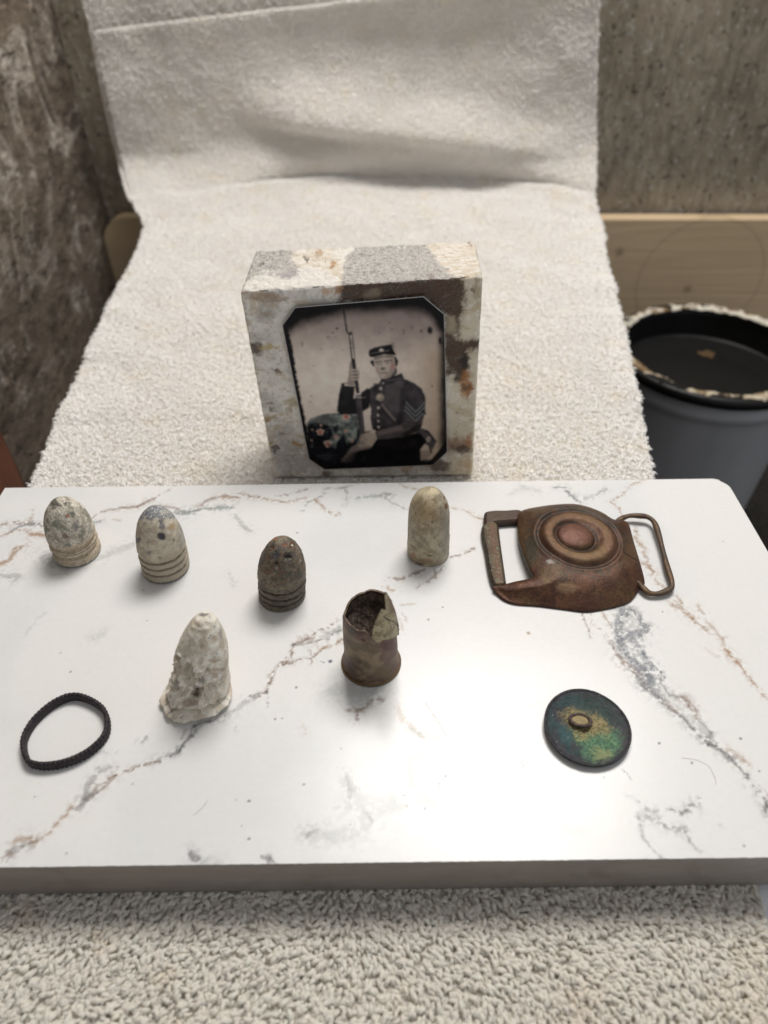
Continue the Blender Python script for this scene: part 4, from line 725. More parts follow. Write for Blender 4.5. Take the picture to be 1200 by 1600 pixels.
def col2(V, hn, s):
    f = fbm(V, .5, 5, 121, .6); g = fbm(V, 1.9, 4, 122, .7); c = mix(lin(188, 176, 156), lin(216, 206, 186), sm(.35, .65, f))
    px, py = proj(V); wy = py + (f - .5) * 14 + (g - .5) * 8; topm = sm(818, 808, wy + np.abs(px - 240) * .12); c = mix(c, mix(lin(118, 122, 130), lin(186, 184, 176), sm(.45, .62, g)), topm)
    side = sm(276, 288, px + (f - .5) * 16 - (py - 850) * .1) * sm(.42, .45, hn); c = mix(c, mix(lin(128, 131, 140), lin(184, 180, 168), sm(.45, .65, f)), side * .9)
    c = px_blobs(c, V, [(252, 838, 7, 7, (70, 70, 76), .95), (253, 822, 5, 6, (110, 112, 118), .8), (251, 812, 4, 6, (120, 120, 124), .7), (216, 844, 4, 4.5, (112, 112, 122), .8), (233, 863, 5, 3, (116, 116, 122), .7), (271, 844, 3, 4, (110, 106, 104), .6), (250, 871, 4, 2.5, (112, 106, 98), .6), (210, 806, 5, 12, (130, 134, 140), .7), (268, 823, 6, 5, (186, 160, 122), .8), (258, 800, 9, 3, (196, 190, 176), .6)], 130, 2.4)
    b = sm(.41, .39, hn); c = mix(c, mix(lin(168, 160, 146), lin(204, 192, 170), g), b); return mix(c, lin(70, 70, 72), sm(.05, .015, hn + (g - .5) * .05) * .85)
def col3(V, hn, s):
    f = fbm(V, .5, 5, 141, .65); g = fbm(V, 1.7, 4, 142, .7); c = mix(lin(92, 84, 72), lin(140, 127, 104), sm(.35, .65, f)); c = mix(c, lin(64, 68, 78), sm(.54, .66, g) * .6); c = mix(c, lin(120, 86, 58), sm(.54, .68, fbm(V, .8, 4, 143)) * .75 * sm(.35, .6, hn)); c = mix(c, lin(150, 148, 146), sm(.62, .74, fbm(V, 2.6, 3, 144, .75)) * .6 * sm(.55, .8, hn))
    c = px_blobs(c, V, [(430, 842, 4, 3, (150, 108, 78), .9), (444, 852, 5, 4, (120, 74, 50), .8), (455, 852, 4, 6, (104, 68, 44), .9), (425, 856, 3, 2, (104, 70, 44), .9), (449, 870, 7, 3, (30, 22, 20), .95), (431, 880, 3, 2, (34, 22, 16), .9), (440, 878, 3, 1.5, (60, 34, 24), .8), (432, 888, 2.5, 3, (150, 140, 126), .8), (457, 852, 1.5, 1.5, (224, 214, 200), .9), (470, 876, 1.5, 2, (190, 182, 160), .8), (430, 868, 8, 6, (54, 60, 74), .6), (430, 905, 5, 3, (96, 66, 44), .6)], 150, 2.2)
    c = mix(c, lin(96, 88, 76), sm(.40, .36, hn) * .55); return c
def grooves_tint(fn, prof_gr, col, s_):
    def f(V, hn, s):
        c = fn(V, hn, s); g = fbm(V, .6, 3, 160)
        for h, wd in prof_gr: c = mix(c, lin(*col), np.exp(-((hn - h) / wd) ** 2) * s_ * sm(.3, .5, g + .1))
        return c
    return f
H0 = 26.0
bullet('pale grey bullet with wide worn bands at the slab corner, leftmost on the slab', (122, 863), (93, 777), 8.3, minie(8.3, H0, (4.4, 8.2), 9.8, 1.0, .85), col1, M_LEAD, .09, 11)
bullet('tan and blue-grey bullet with a chipped pit, beside the leftmost one', (260, 887), (240, 790), 8.3, minie(8.3, H0, (3.4, 6.2, 9.0), 9.6, .75, .42), grooves_tint(col2, ((3.4 / H0, .012), (6.2 / H0, .012), (9.0 / H0, .014)), (104, 78, 52), .85), M_LEAD, .10, 22, pits=((253, 838, 8, .55), (252, 818, 5, .25)))
bullet('dark rusty bullet with pitted tip, its three grooves near the base', (441, 930), (440, 839), 8.1, minie(8.1, H0, (3.0, 5.6, 8.6), 10.2, .6, .36), grooves_tint(col3, ((3.0 / H0, .012), (5.6 / H0, .012), (8.6 / H0, .012)), (40, 34, 30), .8), M_DARKLEAD, .16, 33, pits=((449, 870, 7, .9), (431, 880, 4, .6), (425, 856, 3, .4), (443, 850, 6, .3)))
def smooth_prof(R, H):
    hs = np.linspace(.3, H, 160); k = H * .60; r = np.where(hs < k, R * (1 - .055 * hs / k), R * .945 * np.sqrt(np.clip(1 - ((hs - k) / (H - k)) ** 2, 0, 1)) ** .95); return dense([(0, 0), (R * .95, 0)] + list(zip(r, hs)), .15)
def col5(V, hn, s):
    f = fbm(V, .4, 5, 171, .6); g = fbm(V, 2.4, 4, 172, .75); c = mix(lin(156, 144, 120), lin(198, 186, 158), sm(.35, .65, f)); px, py = proj(V)
    c = mix(c, lin(176, 148, 100), .65 * np.exp(-((px - 668) / 22) ** 2 - ((py - 803) / 22) ** 2)); c = mix(c, lin(112, 110, 100), sm(.52, .66, g) * .7 * np.exp(-((py - 832) / 20) ** 2)); c = mix(c, lin(120, 92, 58), sm(.60, .70, fbm(V, 1.4, 3, 173)) * .6 * sm(.5, .7, hn))
    c = mix(c, lin(168, 162, 152), sm(680, 700, px) * .5)
    c = px_blobs(c, V, [(694, 778, 2, 3, (110, 78, 48), .9), (697, 791, 2.5, 5, (112, 76, 44), .9), (675, 816, 1.5, 1.5, (60, 44, 30), .9), (671, 868, 4, 1.5, (60, 58, 52), .9), (646, 868, 4, 6, (168, 130, 92), .7), (665, 876, 12, 4, (160, 128, 96), .6), (655, 882, 8, 3, (90, 74, 64), .6), (676, 768, 8, 5, (206, 190, 150), .6)], 180, 1.6); return c
bullet('smooth tan round-nosed bullet without grooves, between dark bullet and buckle', (669, 863), (671, 762), 7.7, smooth_prof(7.7, 27.0), col5, attr_mat('tan_lead', 0.5, 0.0, 0.5, (1.4, .12), (6, .14), .22, 3.5), .06, 44)

# the fired, mangled bullet
def mangled():
    b = at(311, 1081, 0); b[2] = 0; tip = aty(319, 962, b[1] + 1.5); H = tip[2]
    na, nh = 300, 260; a = np.linspace(0, 2 * pi, na, endpoint=False); t = np.linspace(0, 1, nh)
    R = np.interp(t, [0, .05, .14, .24, .34, .48, .60, .70, .80, .88, .94, .98, 1.0], [9.2, 9.7, 9.4, 8.5, 8.1, 7.9, 7.4, 6.6, 5.5, 4.4, 3.3, 2.0, 0.0])
    A, Tt = np.meshgrid(a, t); r = R[:, None] * np.ones_like(A)
    fl = np.clip(1 - Tt / .22, 0, 1)
    r = r * (1 + fl * (.07 * np.cos(A - 3.7) + .04 * np.cos(3 * A + .6)))
    ax = np.array([tip[0] - b[0], tip[1] - b[1], H])
    V = b + Tt[..., None] * ax; D = np.stack([np.cos(A), np.sin(A), 0 * A], -1); V = V + r[..., None] * D
    rd = ridge(V, .20, 2, 201); f = fbm(V, .5, 4, 203); low = sm(.78, .5, Tt); left = .35 + .65 * sm(.5, -.6, np.cos(A))
    d = (rd - .62) * 2.4 * low * np.clip(left, 0, 1) + (ridge(V, .65, 2, 205) - .6) * .9 * low * left + (f - .5) * .7
    cell = vnoise(V * .42, 207); d -= sm(.50, .72, cell) * 1.1 * low * left * sm(.12, .25, Tt)
    for h in (.36, .46): d -= .75 * np.exp(-((Tt - h - .015 * np.sin(A * 2)) / .022) ** 2) * sm(-.1, .5, np.cos(A + .45))
    rs = np.random.default_rng(5)
    for q in range(46):
        aa = rs.uniform(pi * 1.14, pi * 1.72) if q < 34 else rs.uniform(pi * 1.0, pi * 2.0); t0 = rs.uniform(.12, .62); rr_ = rs.uniform(.9, 2.0); dp = rs.uniform(.55, 1.15)
        q3 = b + t0 * ax + np.interp(t0, t, R) * np.array([cos(aa), sin(aa), 0]); ds = np.linalg.norm((V - q3) * [1, 1, .8], axis=-1) / rr_ * (1 + (f - .5) * 1.0)
        d = d - dp * np.clip(1 - ds ** 2, 0, 1) + (.42 * dp) * np.exp(-((ds - 1.08) / .16) ** 2)
    d = d * (.25 + .75 * sm(.05, .6, -np.sin(A))); V2 = V + d[..., None] * D; px, py = proj(V2); fr = V2[..., 1] < b[1]
    def dent(x, y, rx, ry, dep, an=0.0):
        nonlocal V2
        dx, dy = px - x, py - y; u = dx * cos(an) + dy * sin(an); v = -dx * sin(an) + dy * cos(an)
        k = sm(1.25, .15, np.hypot(u / rx, v / ry) + (fbm(V, .8, 3, 211) - .5) * .5) * fr; V2 = V2 - (k * dep)[..., None] * (D * [1, 1, 0] + [0, 0, .25])
    dent(307, 1084, 13, 7, 5.2, -.35); dent(333, 1072, 12, 6, 2.4, -.3); dent(292, 1098, 18, 8, 2.4, -.2); dent(342, 1092, 8, 6, .9); dent(288, 1075, 7, 6, .8); dent(302, 1055, 5, 5, .7); dent(283, 1022, 4, 6, .6); dent(311, 1008, 6, 5, .5); dent(312, 1032, 6, 6, .6); dent(322, 976, 7, 6, .22)
    # the curled lip along the base and its crease
    lip = np.exp(-((Tt - .055) / .03) ** 2) * sm(.3, -.7, np.sin(A)); V2 = V2 + (lip * 1.7)[..., None] * D
    cre = np.exp(-((Tt - .105 - .02 * np.sin(3 * A)) / .012) ** 2) * sm(.3, -.7, np.sin(A)); V2 = V2 - (cre * 2.0)[..., None] * D
    V2[..., 2] = np.maximum(V2[..., 2], .05)
    g = fbm(V, 1.5, 4, 221, .7); c = mix(lin(222, 212, 194), lin(243, 237, 224), sm(.3, .6, f)); c = mix(c, lin(190, 170, 146), sm(.52, .66, fbm(V, .32, 3, 222)) * .5); c = mix(c, lin(120, 122, 126), sm(.62, .70, g) * sm(.45, .6, fbm(V, .3, 3, 224)) * .8)
    c = px_blobs(c, V2, [(319, 960, 9, 2.5, (84, 84, 82), .8), (316, 1062, 5, 6, (110, 112, 116), .6), (306, 1074, 5, 3, (104, 106, 112), .6), (345, 990, 3, 9, (120, 122, 126), .5), (307, 1085, 7, 4, (96, 82, 70), .8), (276, 1070, 4, 8, (126, 128, 132), .5), (336, 1032, 12, 3, (176, 152, 126), .6), (338, 1046, 12, 3, (176, 152, 126), .6), (296, 1098, 14, 6, (176, 152, 130), .5)], 230, 2.5)
    Vb = V2.reshape(-1, 3); n0 = len(Vb); Vb = np.vstack([Vb, b]); Fq = grid_faces(na, nh, True); k = np.arange(na)
    Fq = np.vstack([Fq, np.stack([(k + 1) % na, k, k * 0 + n0, k * 0 + n0], -1)])
    o = mk_tri_safe('bullet', Vb, Fq, M_LEAD, None, np.vstack([c.reshape(-1, 3), [c[0, 0]]])); recentre(o, b)
    tag(o, 'cream mangled bullet with crumpled flared base and crater, below the banded ones', 'bullet', 'conical bullets')
mangled()

# ------------------------------------------------------------------ torn cartridge case
def case():
    b = at(580, 1036, 0); b[1] += .3; na = 240; a = np.linspace(0, 2 * pi, na, endpoint=False)
    tab = np.array([(-158, 24.7), (-144, 24.8), (-130, 24.6), (-117, 24.3), (-106, 24.5), (-100, 24.9), (-94, 23.9), (-88, 22.2), (-76, 20.6), (-60, 20.8), (-40, 20.6), (-7, 21.0), (13, 22.0), (30, 23.0), (40, 24.2), (49, 25.6), (57, 26.0), (67, 26.0), (82, 25.7), (93, 25.4), (101, 24.6), (114, 24.4), (131, 23.8), (144, 23.0), (156, 21.8), (168, 21.6), (176, 22.0), (184, 23.6)]); tab[tab[:, 0] < 0, 0] += 360; tab = tab[np.argsort(tab[:, 0])]
    top = np.interp(np.degrees(a), tab[:, 0], tab[:, 1], period=360) + (fbm(p3(np.cos(a) * 8, np.sin(a) * 8), .6, 3, 301) - .5) * .7
    nh = 90; t = np.linspace(0, 1, nh)
    def wall(inner):
        H = t[:, None] * (top[None] - .4) + .4; r = np.interp(H, [.4, .9, 1.4, 2.5, 4.5, 7, 16, 30], [8.95, 9.0, 8.88, 8.62, 8.36, 8.2, 8.05, 7.8]) - (.65 if inner else 0)
        r = r * (1 + .012 * np.cos(2 * a + .8)) + .10 * np.sin(a * 3 + H * .3) * (H > 6)
        V = np.stack([b[0] + r * np.cos(a), b[1] + r * np.sin(a), H], -1); V = V + ((fbm(V, .2, 2, 303) - .5) * .3)[..., None] * np.stack([np.cos(a) + 0 * H, np.sin(a) + 0 * H, 0 * H], -1); return V
    Vo, Vi = wall(False), wall(True)
    def colr(V):
        f = fbm(V, .3, 5, 311, .6); g = fbm(V, 1.8, 4, 312, .7); c = mix(lin(114, 99, 80), lin(146, 129, 106), sm(.35, .62, f)); c = mix(c, lin(104, 76, 72), sm(.5, .62, fbm(V, .16, 3, 313)) * .75); c = mix(c, lin(78, 68, 56), sm(.6, .72, g) * .5)
        return px_blobs(c, V, [(605, 1008, 16, 9, (88, 56, 58), .6), (560, 985, 14, 8, (72, 54, 52), .6), (552, 1036, 12, 14, (62, 48, 44), .6), (598, 1050, 20, 10, (122, 110, 80), .5), (548, 985, 7, 18, (84, 82, 68), .5), (613, 955, 6, 14, (124, 100, 74), .7), (578, 1064, 40, 3, (90, 60, 46), .6), (567, 1001, 3, 3, (60, 34, 32), .7)], 320, 5)
    rim = lambda A, B: None
    Vb = np.vstack([Vo.reshape(-1, 3), Vi.reshape(-1, 3)]); n1 = nh * na; Fo = grid_faces(na, nh, True); k = np.arange(na)
    join = np.stack([(nh - 1) * na + k, (nh - 1) * na + (k + 1) % na, n1 + (nh - 1) * na + (k + 1) % na, n1 + (nh - 1) * na + k], -1)
    cIn = mix(lin(88, 75, 66), lin(132, 116, 102), sm(.35, .65, fbm(Vi * np.array([1, 1, .4]), 1.3, 4, 330)))
    M_CASE = attr_mat('old_brass', 0.55, 0.25, 0.4, (.9, .12), (4, .07), .22, 1.8); M_IN = attr_mat('charred_lining', 0.85, 0, 0.2, (1.0, .4), (3, .2), .35, 1.5)
    root = bpy.data.objects.new('cartridge_case', None); COL.objects.link(root); root.location = mathutils.Vector(b * MM); tag(root, 'torn brown brass cartridge case standing open with flared base rim', 'cartridge case')
    mk('shell', Vb - b, np.vstack([Fo, join]), M_CASE, root, np.vstack([colr(Vo).reshape(-1, 3), cIn.reshape(-1, 3)]))
    Vl = Vi.copy(); Vl[..., 0] = b[0] + (Vi[..., 0] - b[0]) * .985; Vl[..., 1] = b[1] + (Vi[..., 1] - b[1]) * .985; Vl[..., 2] = Vl[..., 2] * .975
    Vl -= ((ridge(Vl * np.array([1, 1, .5]), .5, 3, 335) - .5) * .9).clip(0)[..., None] * np.stack([np.cos(a) + 0 * Vl[..., 0], np.sin(a) + 0 * Vl[..., 0], 0 * Vl[..., 0]], -1)
    mk('lining', Vl.reshape(-1, 3) - b, grid_faces(na, nh, True)[:, ::-1], M_IN, root, cIn.reshape(-1, 3))
    rr_, aa_ = np.meshgrid(np.linspace(.02, 1, 40), np.linspace(0, 2 * pi, 120, endpoint=False), indexing='ij'); X_ = rr_ * 7.1 * np.cos(aa_); Y_ = rr_ * 7.1 * np.sin(aa_); Pf = np.stack([b[0] + X_, b[1] + Y_, 18.2 + .40 * Y_ - 1.2 * (1 - rr_ ** 2)], -1)
    Pf[..., 2] += (ridge(Pf * np.array([1.6, .5, .5]), .8, 4, 337) - .6) * 1.6 + (fbm(Pf, .35, 3, 338) - .5) * 2.0
    mk('charred_filling', Pf.reshape(-1, 3) - b, grid_faces(120, 40, True)[:, ::-1], M_IN, root, mix(lin(58, 48, 42), lin(96, 83, 73), sm(.35, .65, fbm(Pf * np.array([1.6, .5, 1]), 1.1, 4, 339))).reshape(-1, 3))
    V, Fq = tube(spline([(9.0 * cos(x) + b[0], 9.0 * sin(x) + b[1], .55) for x in np.linspace(0, 2 * pi, 40, endpoint=False)], 3, True), .5, 10, True)
    mk('base_rim', V - b, Fq, M_CASE, root, np.tile(lin(112, 92, 62), (len(V), 1)))
    V = np.array([(0, 0, .7)] + [(8.6 * cos(x), 8.6 * sin(x), .7) for x in np.linspace(0, 2 * pi, 60, endpoint=False)]); mk('base_disc', V, [(0, i + 1, (i + 1) % 60 + 1) for i in range(60)], M_IN, root, np.tile(lin(40, 34, 30), (61, 1)))
    # folded-in flap of torn brass on the right of the mouth
    flap = [(580, 996), (582, 984), (586, 972), (592, 962), (597, 952), (603, 953), (602, 940), (601, 928), (605, 926), (612, 938), (618, 958), (622, 978), (621, 992), (612, 997), (600, 999), (590, 1004)]
    nq = 70; fx = np.array(flap, float); x0, x1, y0, y1 = 579, 623, 925, 1005
    XX, YY = np.meshgrid(np.linspace(x0, x1, nq), np.linspace(y0, y1, int(nq * 1.7))); s = sdf(XX, YY, fx)
    # seated on the cylinder wall, drawn inwards away from the torn right edge
    R_ = 7.95; d = ray(XX, YY); ox, oy = CAM[0] - b[0], CAM[1] - b[1]; A_ = d[..., 0] ** 2 + d[..., 1] ** 2; B_ = 2 * (ox * d[..., 0] + oy * d[..., 1]); C_ = ox * ox + oy * oy - R_ ** 2; disc = np.maximum(B_ * B_ - 4 * A_ * C_, 0); tt = (-B_ - np.sqrt(disc)) / (2 * A_)
    P = CAM + tt[..., None] * d; rad = P[..., :2] - b[:2]; lim = b[2] + top.max()
    q = np.clip((620 - XX) / 40, 0, 1); P[..., :2] -= rad * (q * .13 * sm(1004, 960, YY))[..., None]; P[..., :2] += rad * .035
    crack = seg_dist(XX + (fbm(P, 1.5, 3, 340) - .5) * 3, YY, [(600, 964), (606, 968), (614, 971), (621, 978)]); P[..., :2] += rad * (.02 * sm(0, 4, YY - np.interp(XX, [600, 622], [964, 980])))[..., None]
    keepc = (s[:-1, :-1] > -.2) & (s[1:, 1:] > -.2) & (s[1:, :-1] > -.2) & (s[:-1, 1:] > -.2)
    out = s < 0; fq = grid_faces(nq, XX.shape[0]).reshape(XX.shape[0] - 1, nq - 1, 4)[keepc]
    f = fbm(P, .5, 4, 341); c = mix(lin(140, 127, 98), lin(178, 165, 134), sm(.35, .62, f)); c = mix(c, lin(86, 78, 62), sm(.62, .7, fbm(P, 2.2, 3, 342)) * .8); c = mix(c, lin(120, 92, 72), sm(603, 612, XX) * sm(965, 950, YY) * .8); c = mix(c, lin(70, 50, 40), sm(1.6, .3, s) * .6); c = mix(c, lin(26, 20, 18), sm(1.1, .4, crack))
    used = np.unique(fq); remap = -np.ones(XX.size, int); remap[used] = np.arange(len(used)); Vf = P.reshape(-1, 3)[used]; cf = c.reshape(-1, 3)[used]; ff = remap[fq]; m = len(used)
    inn = Vf.copy(); inn[:, :2] -= (Vf[:, :2] - b[:2]) * .05
    mk('torn_flap', np.vstack([Vf, inn]) - b, np.vstack([ff, ff[:, ::-1] + m]), M_CASE, root, np.vstack([cf, cf * .5]))
case()

# ------------------------------------------------------------------ belt buckle
def fill_outline(pts, step, zfun):           # solid sheet over an outline, its border drawn onto it, with a skirt to the ground
    pts = np.asarray(pts, float); x0, y0 = pts.min(0) - step; x1, y1 = pts.max(0) + step
    XX, YY = np.meshgrid(np.arange(x0, x1, step), np.arange(y0, y1, step)); ny, nx = XX.shape
    cx, cy = (XX[:-1, :-1] + XX[1:, 1:]) / 2, (YY[:-1, :-1] + YY[1:, 1:]) / 2; kc = inside(cx, cy, pts)
    fq = grid_faces(nx, ny).reshape(ny - 1, nx - 1, 4)[kc]; used = np.unique(fq); V = np.stack([XX.ravel(), YY.ravel()], 1)
    # border vertices go to the nearest outline point
    cnt = np.zeros(nx * ny, int); np.add.at(cnt, fq.ravel(), 1); bd = np.where((cnt > 0) & (cnt < 4))[0]
    n_ = len(pts); best = np.full(len(bd), 1e9); bp = V[bd].copy()
    for k in range(n_):
        a_, b_ = pts[k], pts[(k + 1) % n_]; ab = b_ - a_; t = np.clip(((V[bd] - a_) @ ab) / (ab @ ab + 1e-12), 0, 1); q = a_ + t[:, None] * ab; dd = np.hypot(*(V[bd] - q).T); w_ = dd < best; best[w_] = dd[w_]; bp[w_] = q[w_]
    V[bd] = bp; remap = -np.ones(nx * ny, int); remap[used] = np.arange(len(used)); V = V[used]; fq = remap[fq]
    E_ = {}
    for f in fq:
        for i in range(4):
            e = (f[i], f[(i + 1) % 4]); E_[e] = 1
    be = np.array([e for e in E_ if (e[1], e[0]) not in E_])
    d = seg_dist(V[:, 0], V[:, 1], pts, True); z, zb = zfun(V[:, 0], V[:, 1], d)
    m = len(V); P = np.vstack([np.column_stack([V, z]), np.column_stack([V, zb])])
    F_ = np.vstack([fq, fq[:, ::-1] + m, np.stack([be[:, 1], be[:, 0], be[:, 0] + m, be[:, 1] + m], -1)])
    return P, F_, d, m
def bronze(P, seed, dome=None):
    f = fbm(P, .22, 5, seed, .6); g = fbm(P, 1.4, 4, seed + 1, .7); c = mix(lin(116, 72, 50), lin(152, 102, 70), sm(.35, .65, f)); c = mix(c, lin(150, 120, 74), sm(.5, .66, fbm(P, .12, 3, seed + 2)) * .6); c = mix(c, lin(74, 52, 42), sm(.52, .68, g) * .6); return c * .40
n = NT('worn_bronze'); f = n.noise(1.2, 5, .65); f2 = n.noise(.25, 4, .6)
scr = n.noise(2.0, 3, .6, n.vec((.25, 1, 1)))
M_BRONZE = n.fin(n.mixc(1.0, n.attr(), n.ramp(f, [(.3, (.72,) * 3), (.65, (1, 1, 1))]), 'MULTIPLY'), n.math('ADD', .40, n.math('MULTIPLY', f2, .2)), .40, .5, n.bump(scr, .03, 1, n.bump(n.noise(.5, 4), .22, 1, n.bump(n.noise(3.2, 3), .10))))
def buckle():
    root = bpy.data.objects.new('belt_buckle', None); COL.objects.link(root); ctr = at(900, 870, 0); root.location = mathutils.Vector(ctr * MM)
    tag(root, 'brown bronze belt plate with raised round boss and wire loop', 'belt buckle')
    Z1 = 3.2
    opx = [(812, 800), (846, 791), (890, 787), (916, 791), (940, 800), (958, 811), (972, 813), (982, 818), (990, 845), (999, 875), (1007, 905), (1006, 916), (999, 919), (994, 928), (984, 939), (966, 946), (940, 952), (914, 955), (880, 951), (840, 946), (806, 943), (788, 937), (776, 926), (770, 916), (784, 914), (803, 909), (822, 905), (834, 901), (826, 885), (817, 862), (811, 842), (809, 822)]
    zz = np.array([3.6, 3.6, 3.4, 3.4, 3.4, 3.4, 3.2, 3.2, 3.0, 2.8, 2.4, 1.8, 1.6, 1.2, 1.0, .9, .8, .8, .8, .8, .9, 1.0, 1.4, 2.4, 2.8, 3.4, 4.6, 5.0, 5.0, 5.0, 4.6, 4.0])
    o3 = at([p[0] for p in opx], [p[1] for p in opx], zz); dome = at(899, 838, 8.5); rc = at(903, 843, 6.5)
    pts = spline(np.column_stack([o3, zz])[:, :3], 4, True)
    def zf(x, y, d):
        # rim height follows the outline, the middle is crowned
        k = np.argmin((x[:, None] - pts[None, :, 0]) ** 2 + (y[:, None] - pts[None, :, 1]) ** 2, 1)
        w_ = 1 / ((x[:, None] - pts[None, :, 0]) ** 2 + (y[:, None] - pts[None, :, 1]) ** 2 + .6) ** 1.5; rimz = (w_ * pts[None, :, 2]).sum(1) / w_.sum(1)
        r = np.hypot(x - rc[0], y - rc[1]); cap = 5.4 * np.sqrt(np.clip(1 - (np.clip(r / 36, 0, 1)) ** 2, 0, 1))
        front = sm(rc[1] - 4, rc[1] - 20, y)
        z = rimz + (cap + 1.2 - rimz * .45) * (1 - (1 - np.clip(d / 10, 0, 1)) ** 2)
        R1, R0 = 14.2, 7.0
        r0 = np.hypot(x - dome[0], y - dome[1])
        z = z - .7 * np.exp(-((r - R1) / 1.0) ** 2) + .9 * np.exp(-((r - R1 * .74) / 2.6) ** 4) - .5 * np.exp(-((r0 - R0) / .8) ** 2) + 2.1 * np.sqrt(np.clip(1 - (r0 / (R0 * .98)) ** 2, 0, 1)) + .35 * np.exp(-((r - R1 - 1.4) / .9) ** 2)
        return z, np.maximum(np.minimum(rimz - 1.1, z - .8), .05) * sm(0, 1, d) * 0 + np.clip(rimz - 1.3, .05, 9)
    P, Fq, d, m = fill_outline(pts[:, :2], .34, zf)
    c = bronze(P, 401); r = np.hypot(P[:, 0] - rc[0], P[:, 1] - rc[1]); r0 = np.hypot(P[:, 0] - dome[0], P[:, 1] - dome[1]); g = fbm(P, .9, 4, 411)
    c = mix(c, lin(48, 42, 36), np.clip(.9 * np.exp(-((r - 14.6) / 1.1) ** 2) + .85 * np.exp(-((r0 - 7.4) / .9) ** 2), 0, 1) * sm(.25, .5, g)); c = mix(c, lin(62, 56, 46), .75 * np.exp(-((r - 17) / 2.2) ** 2) * sm(.42, .58, g)); c = mix(c, lin(112, 74, 60), .7 * sm(6.5, 5, r0)); c = mix(c, lin(124, 96, 62), .5 * np.exp(-((r - 10.5) / 1.6) ** 2))
    c = px_blobs(c, P, [(830, 860, 10, 26, (60, 56, 46), .75), (885, 918, 16, 9, (150, 124, 92), .5), (880, 900, 8, 8, (66, 56, 46), .6), (930, 940, 50, 10, (84, 50, 40), .5), (960, 860, 14, 30, (100, 68, 52), .5), (860, 878, 8, 2, (150, 146, 140), .7), (985, 870, 12, 20, (112, 84, 56), .5)], 420, 5)
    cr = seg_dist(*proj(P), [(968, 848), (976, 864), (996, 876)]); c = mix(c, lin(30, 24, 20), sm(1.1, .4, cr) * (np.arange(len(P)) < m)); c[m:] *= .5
    mk('plate', P - ctr, Fq, M_BRONZE, root, c)
    # upper arm, folded bar and lower joint of the left strap slot
    q = at([757, 770, 790, 812, 818, 812, 800, 776, 758], [802, 797, 796, 794, 801, 812, 815, 819, 823], np.array([2.4, 2.6, 2.8, 3.2, 3.4, 3.0, 2.6, 2.0, 1.8])); pts2 = spline(q, 4, True)
    P, Fq, d, m = fill_outline(pts2[:, :2], .3, lambda x, y, d: (2.2 + .9 * sm(0, 1.1, d), .4 + 0 * x)); c = mix(bronze(P, 431), lin(66, 54, 48), .75); mk('upper_arm', P - ctr, Fq, M_BRONZE, root, c)
    q = at([752, 757, 768, 778, 781, 785, 790, 790, 776, 768, 762, 757, 753], [827, 819, 816, 820, 840, 870, 905, 915, 918, 912, 890, 860, 842], 2.0); pts3 = spline(q, 4, True)
    P, Fq, d, m = fill_outline(pts3[:, :2], .3, lambda x, y, d: (1.9 + 1.2 * sm(0, .9, d), .25 + 0 * x)); px, py = proj(P); c = mix(bronze(P, 441), lin(80, 70, 50), .65); c = mix(c, lin(56, 46, 38), .75 * sm(8, 2, px - np.interp(py, [820, 915], [752, 770]))); c = mix(c, lin(104, 70, 56), .5 * np.exp(-((px - np.interp(py, [820, 915], [768, 782])) / 4) ** 2)); c = mix(c, lin(108, 120, 98), .6 * sm(.6, .7, fbm(P, 1.2, 3, 445))); mk('strap_bar', P - ctr, Fq, M_BRONZE, root, c)
    # wire loop
    L = [(962, 818, 2.2), (972, 810, 2.6), (984, 806, 2.8), (998, 806, 3.0), (1012, 808, 3.0), (1022, 816, 3.0), (1028, 832, 2.8), (1035, 858, 2.5), (1042, 885, 2.2), (1049, 908, 2.0), (1049, 918, 1.8), (1041, 924, 1.7), (1026, 928, 1.6), (1013, 926, 1.7), (1004, 918, 2.0), (998, 911, 2.4), (988, 904, 2.6)]
    q = at([l[0] for l in L], [l[1] for l in L], np.array([l[2] for l in L])); sp = spline(q, 7); V, Fq = tube(sp, 1.05 + .12 * np.sin(np.arange(len(sp)) * .35), 16, False, (1, .85)); c = mix(mix(bronze(V, 451), lin(84, 76, 66), .6), lin(112, 86, 54), sm(.5, .65, fbm(V, .6, 3, 452)) * .6); mk_tri_safe('wire_loop', V - ctr, Fq, M_BRONZE, root, c)
buckle()

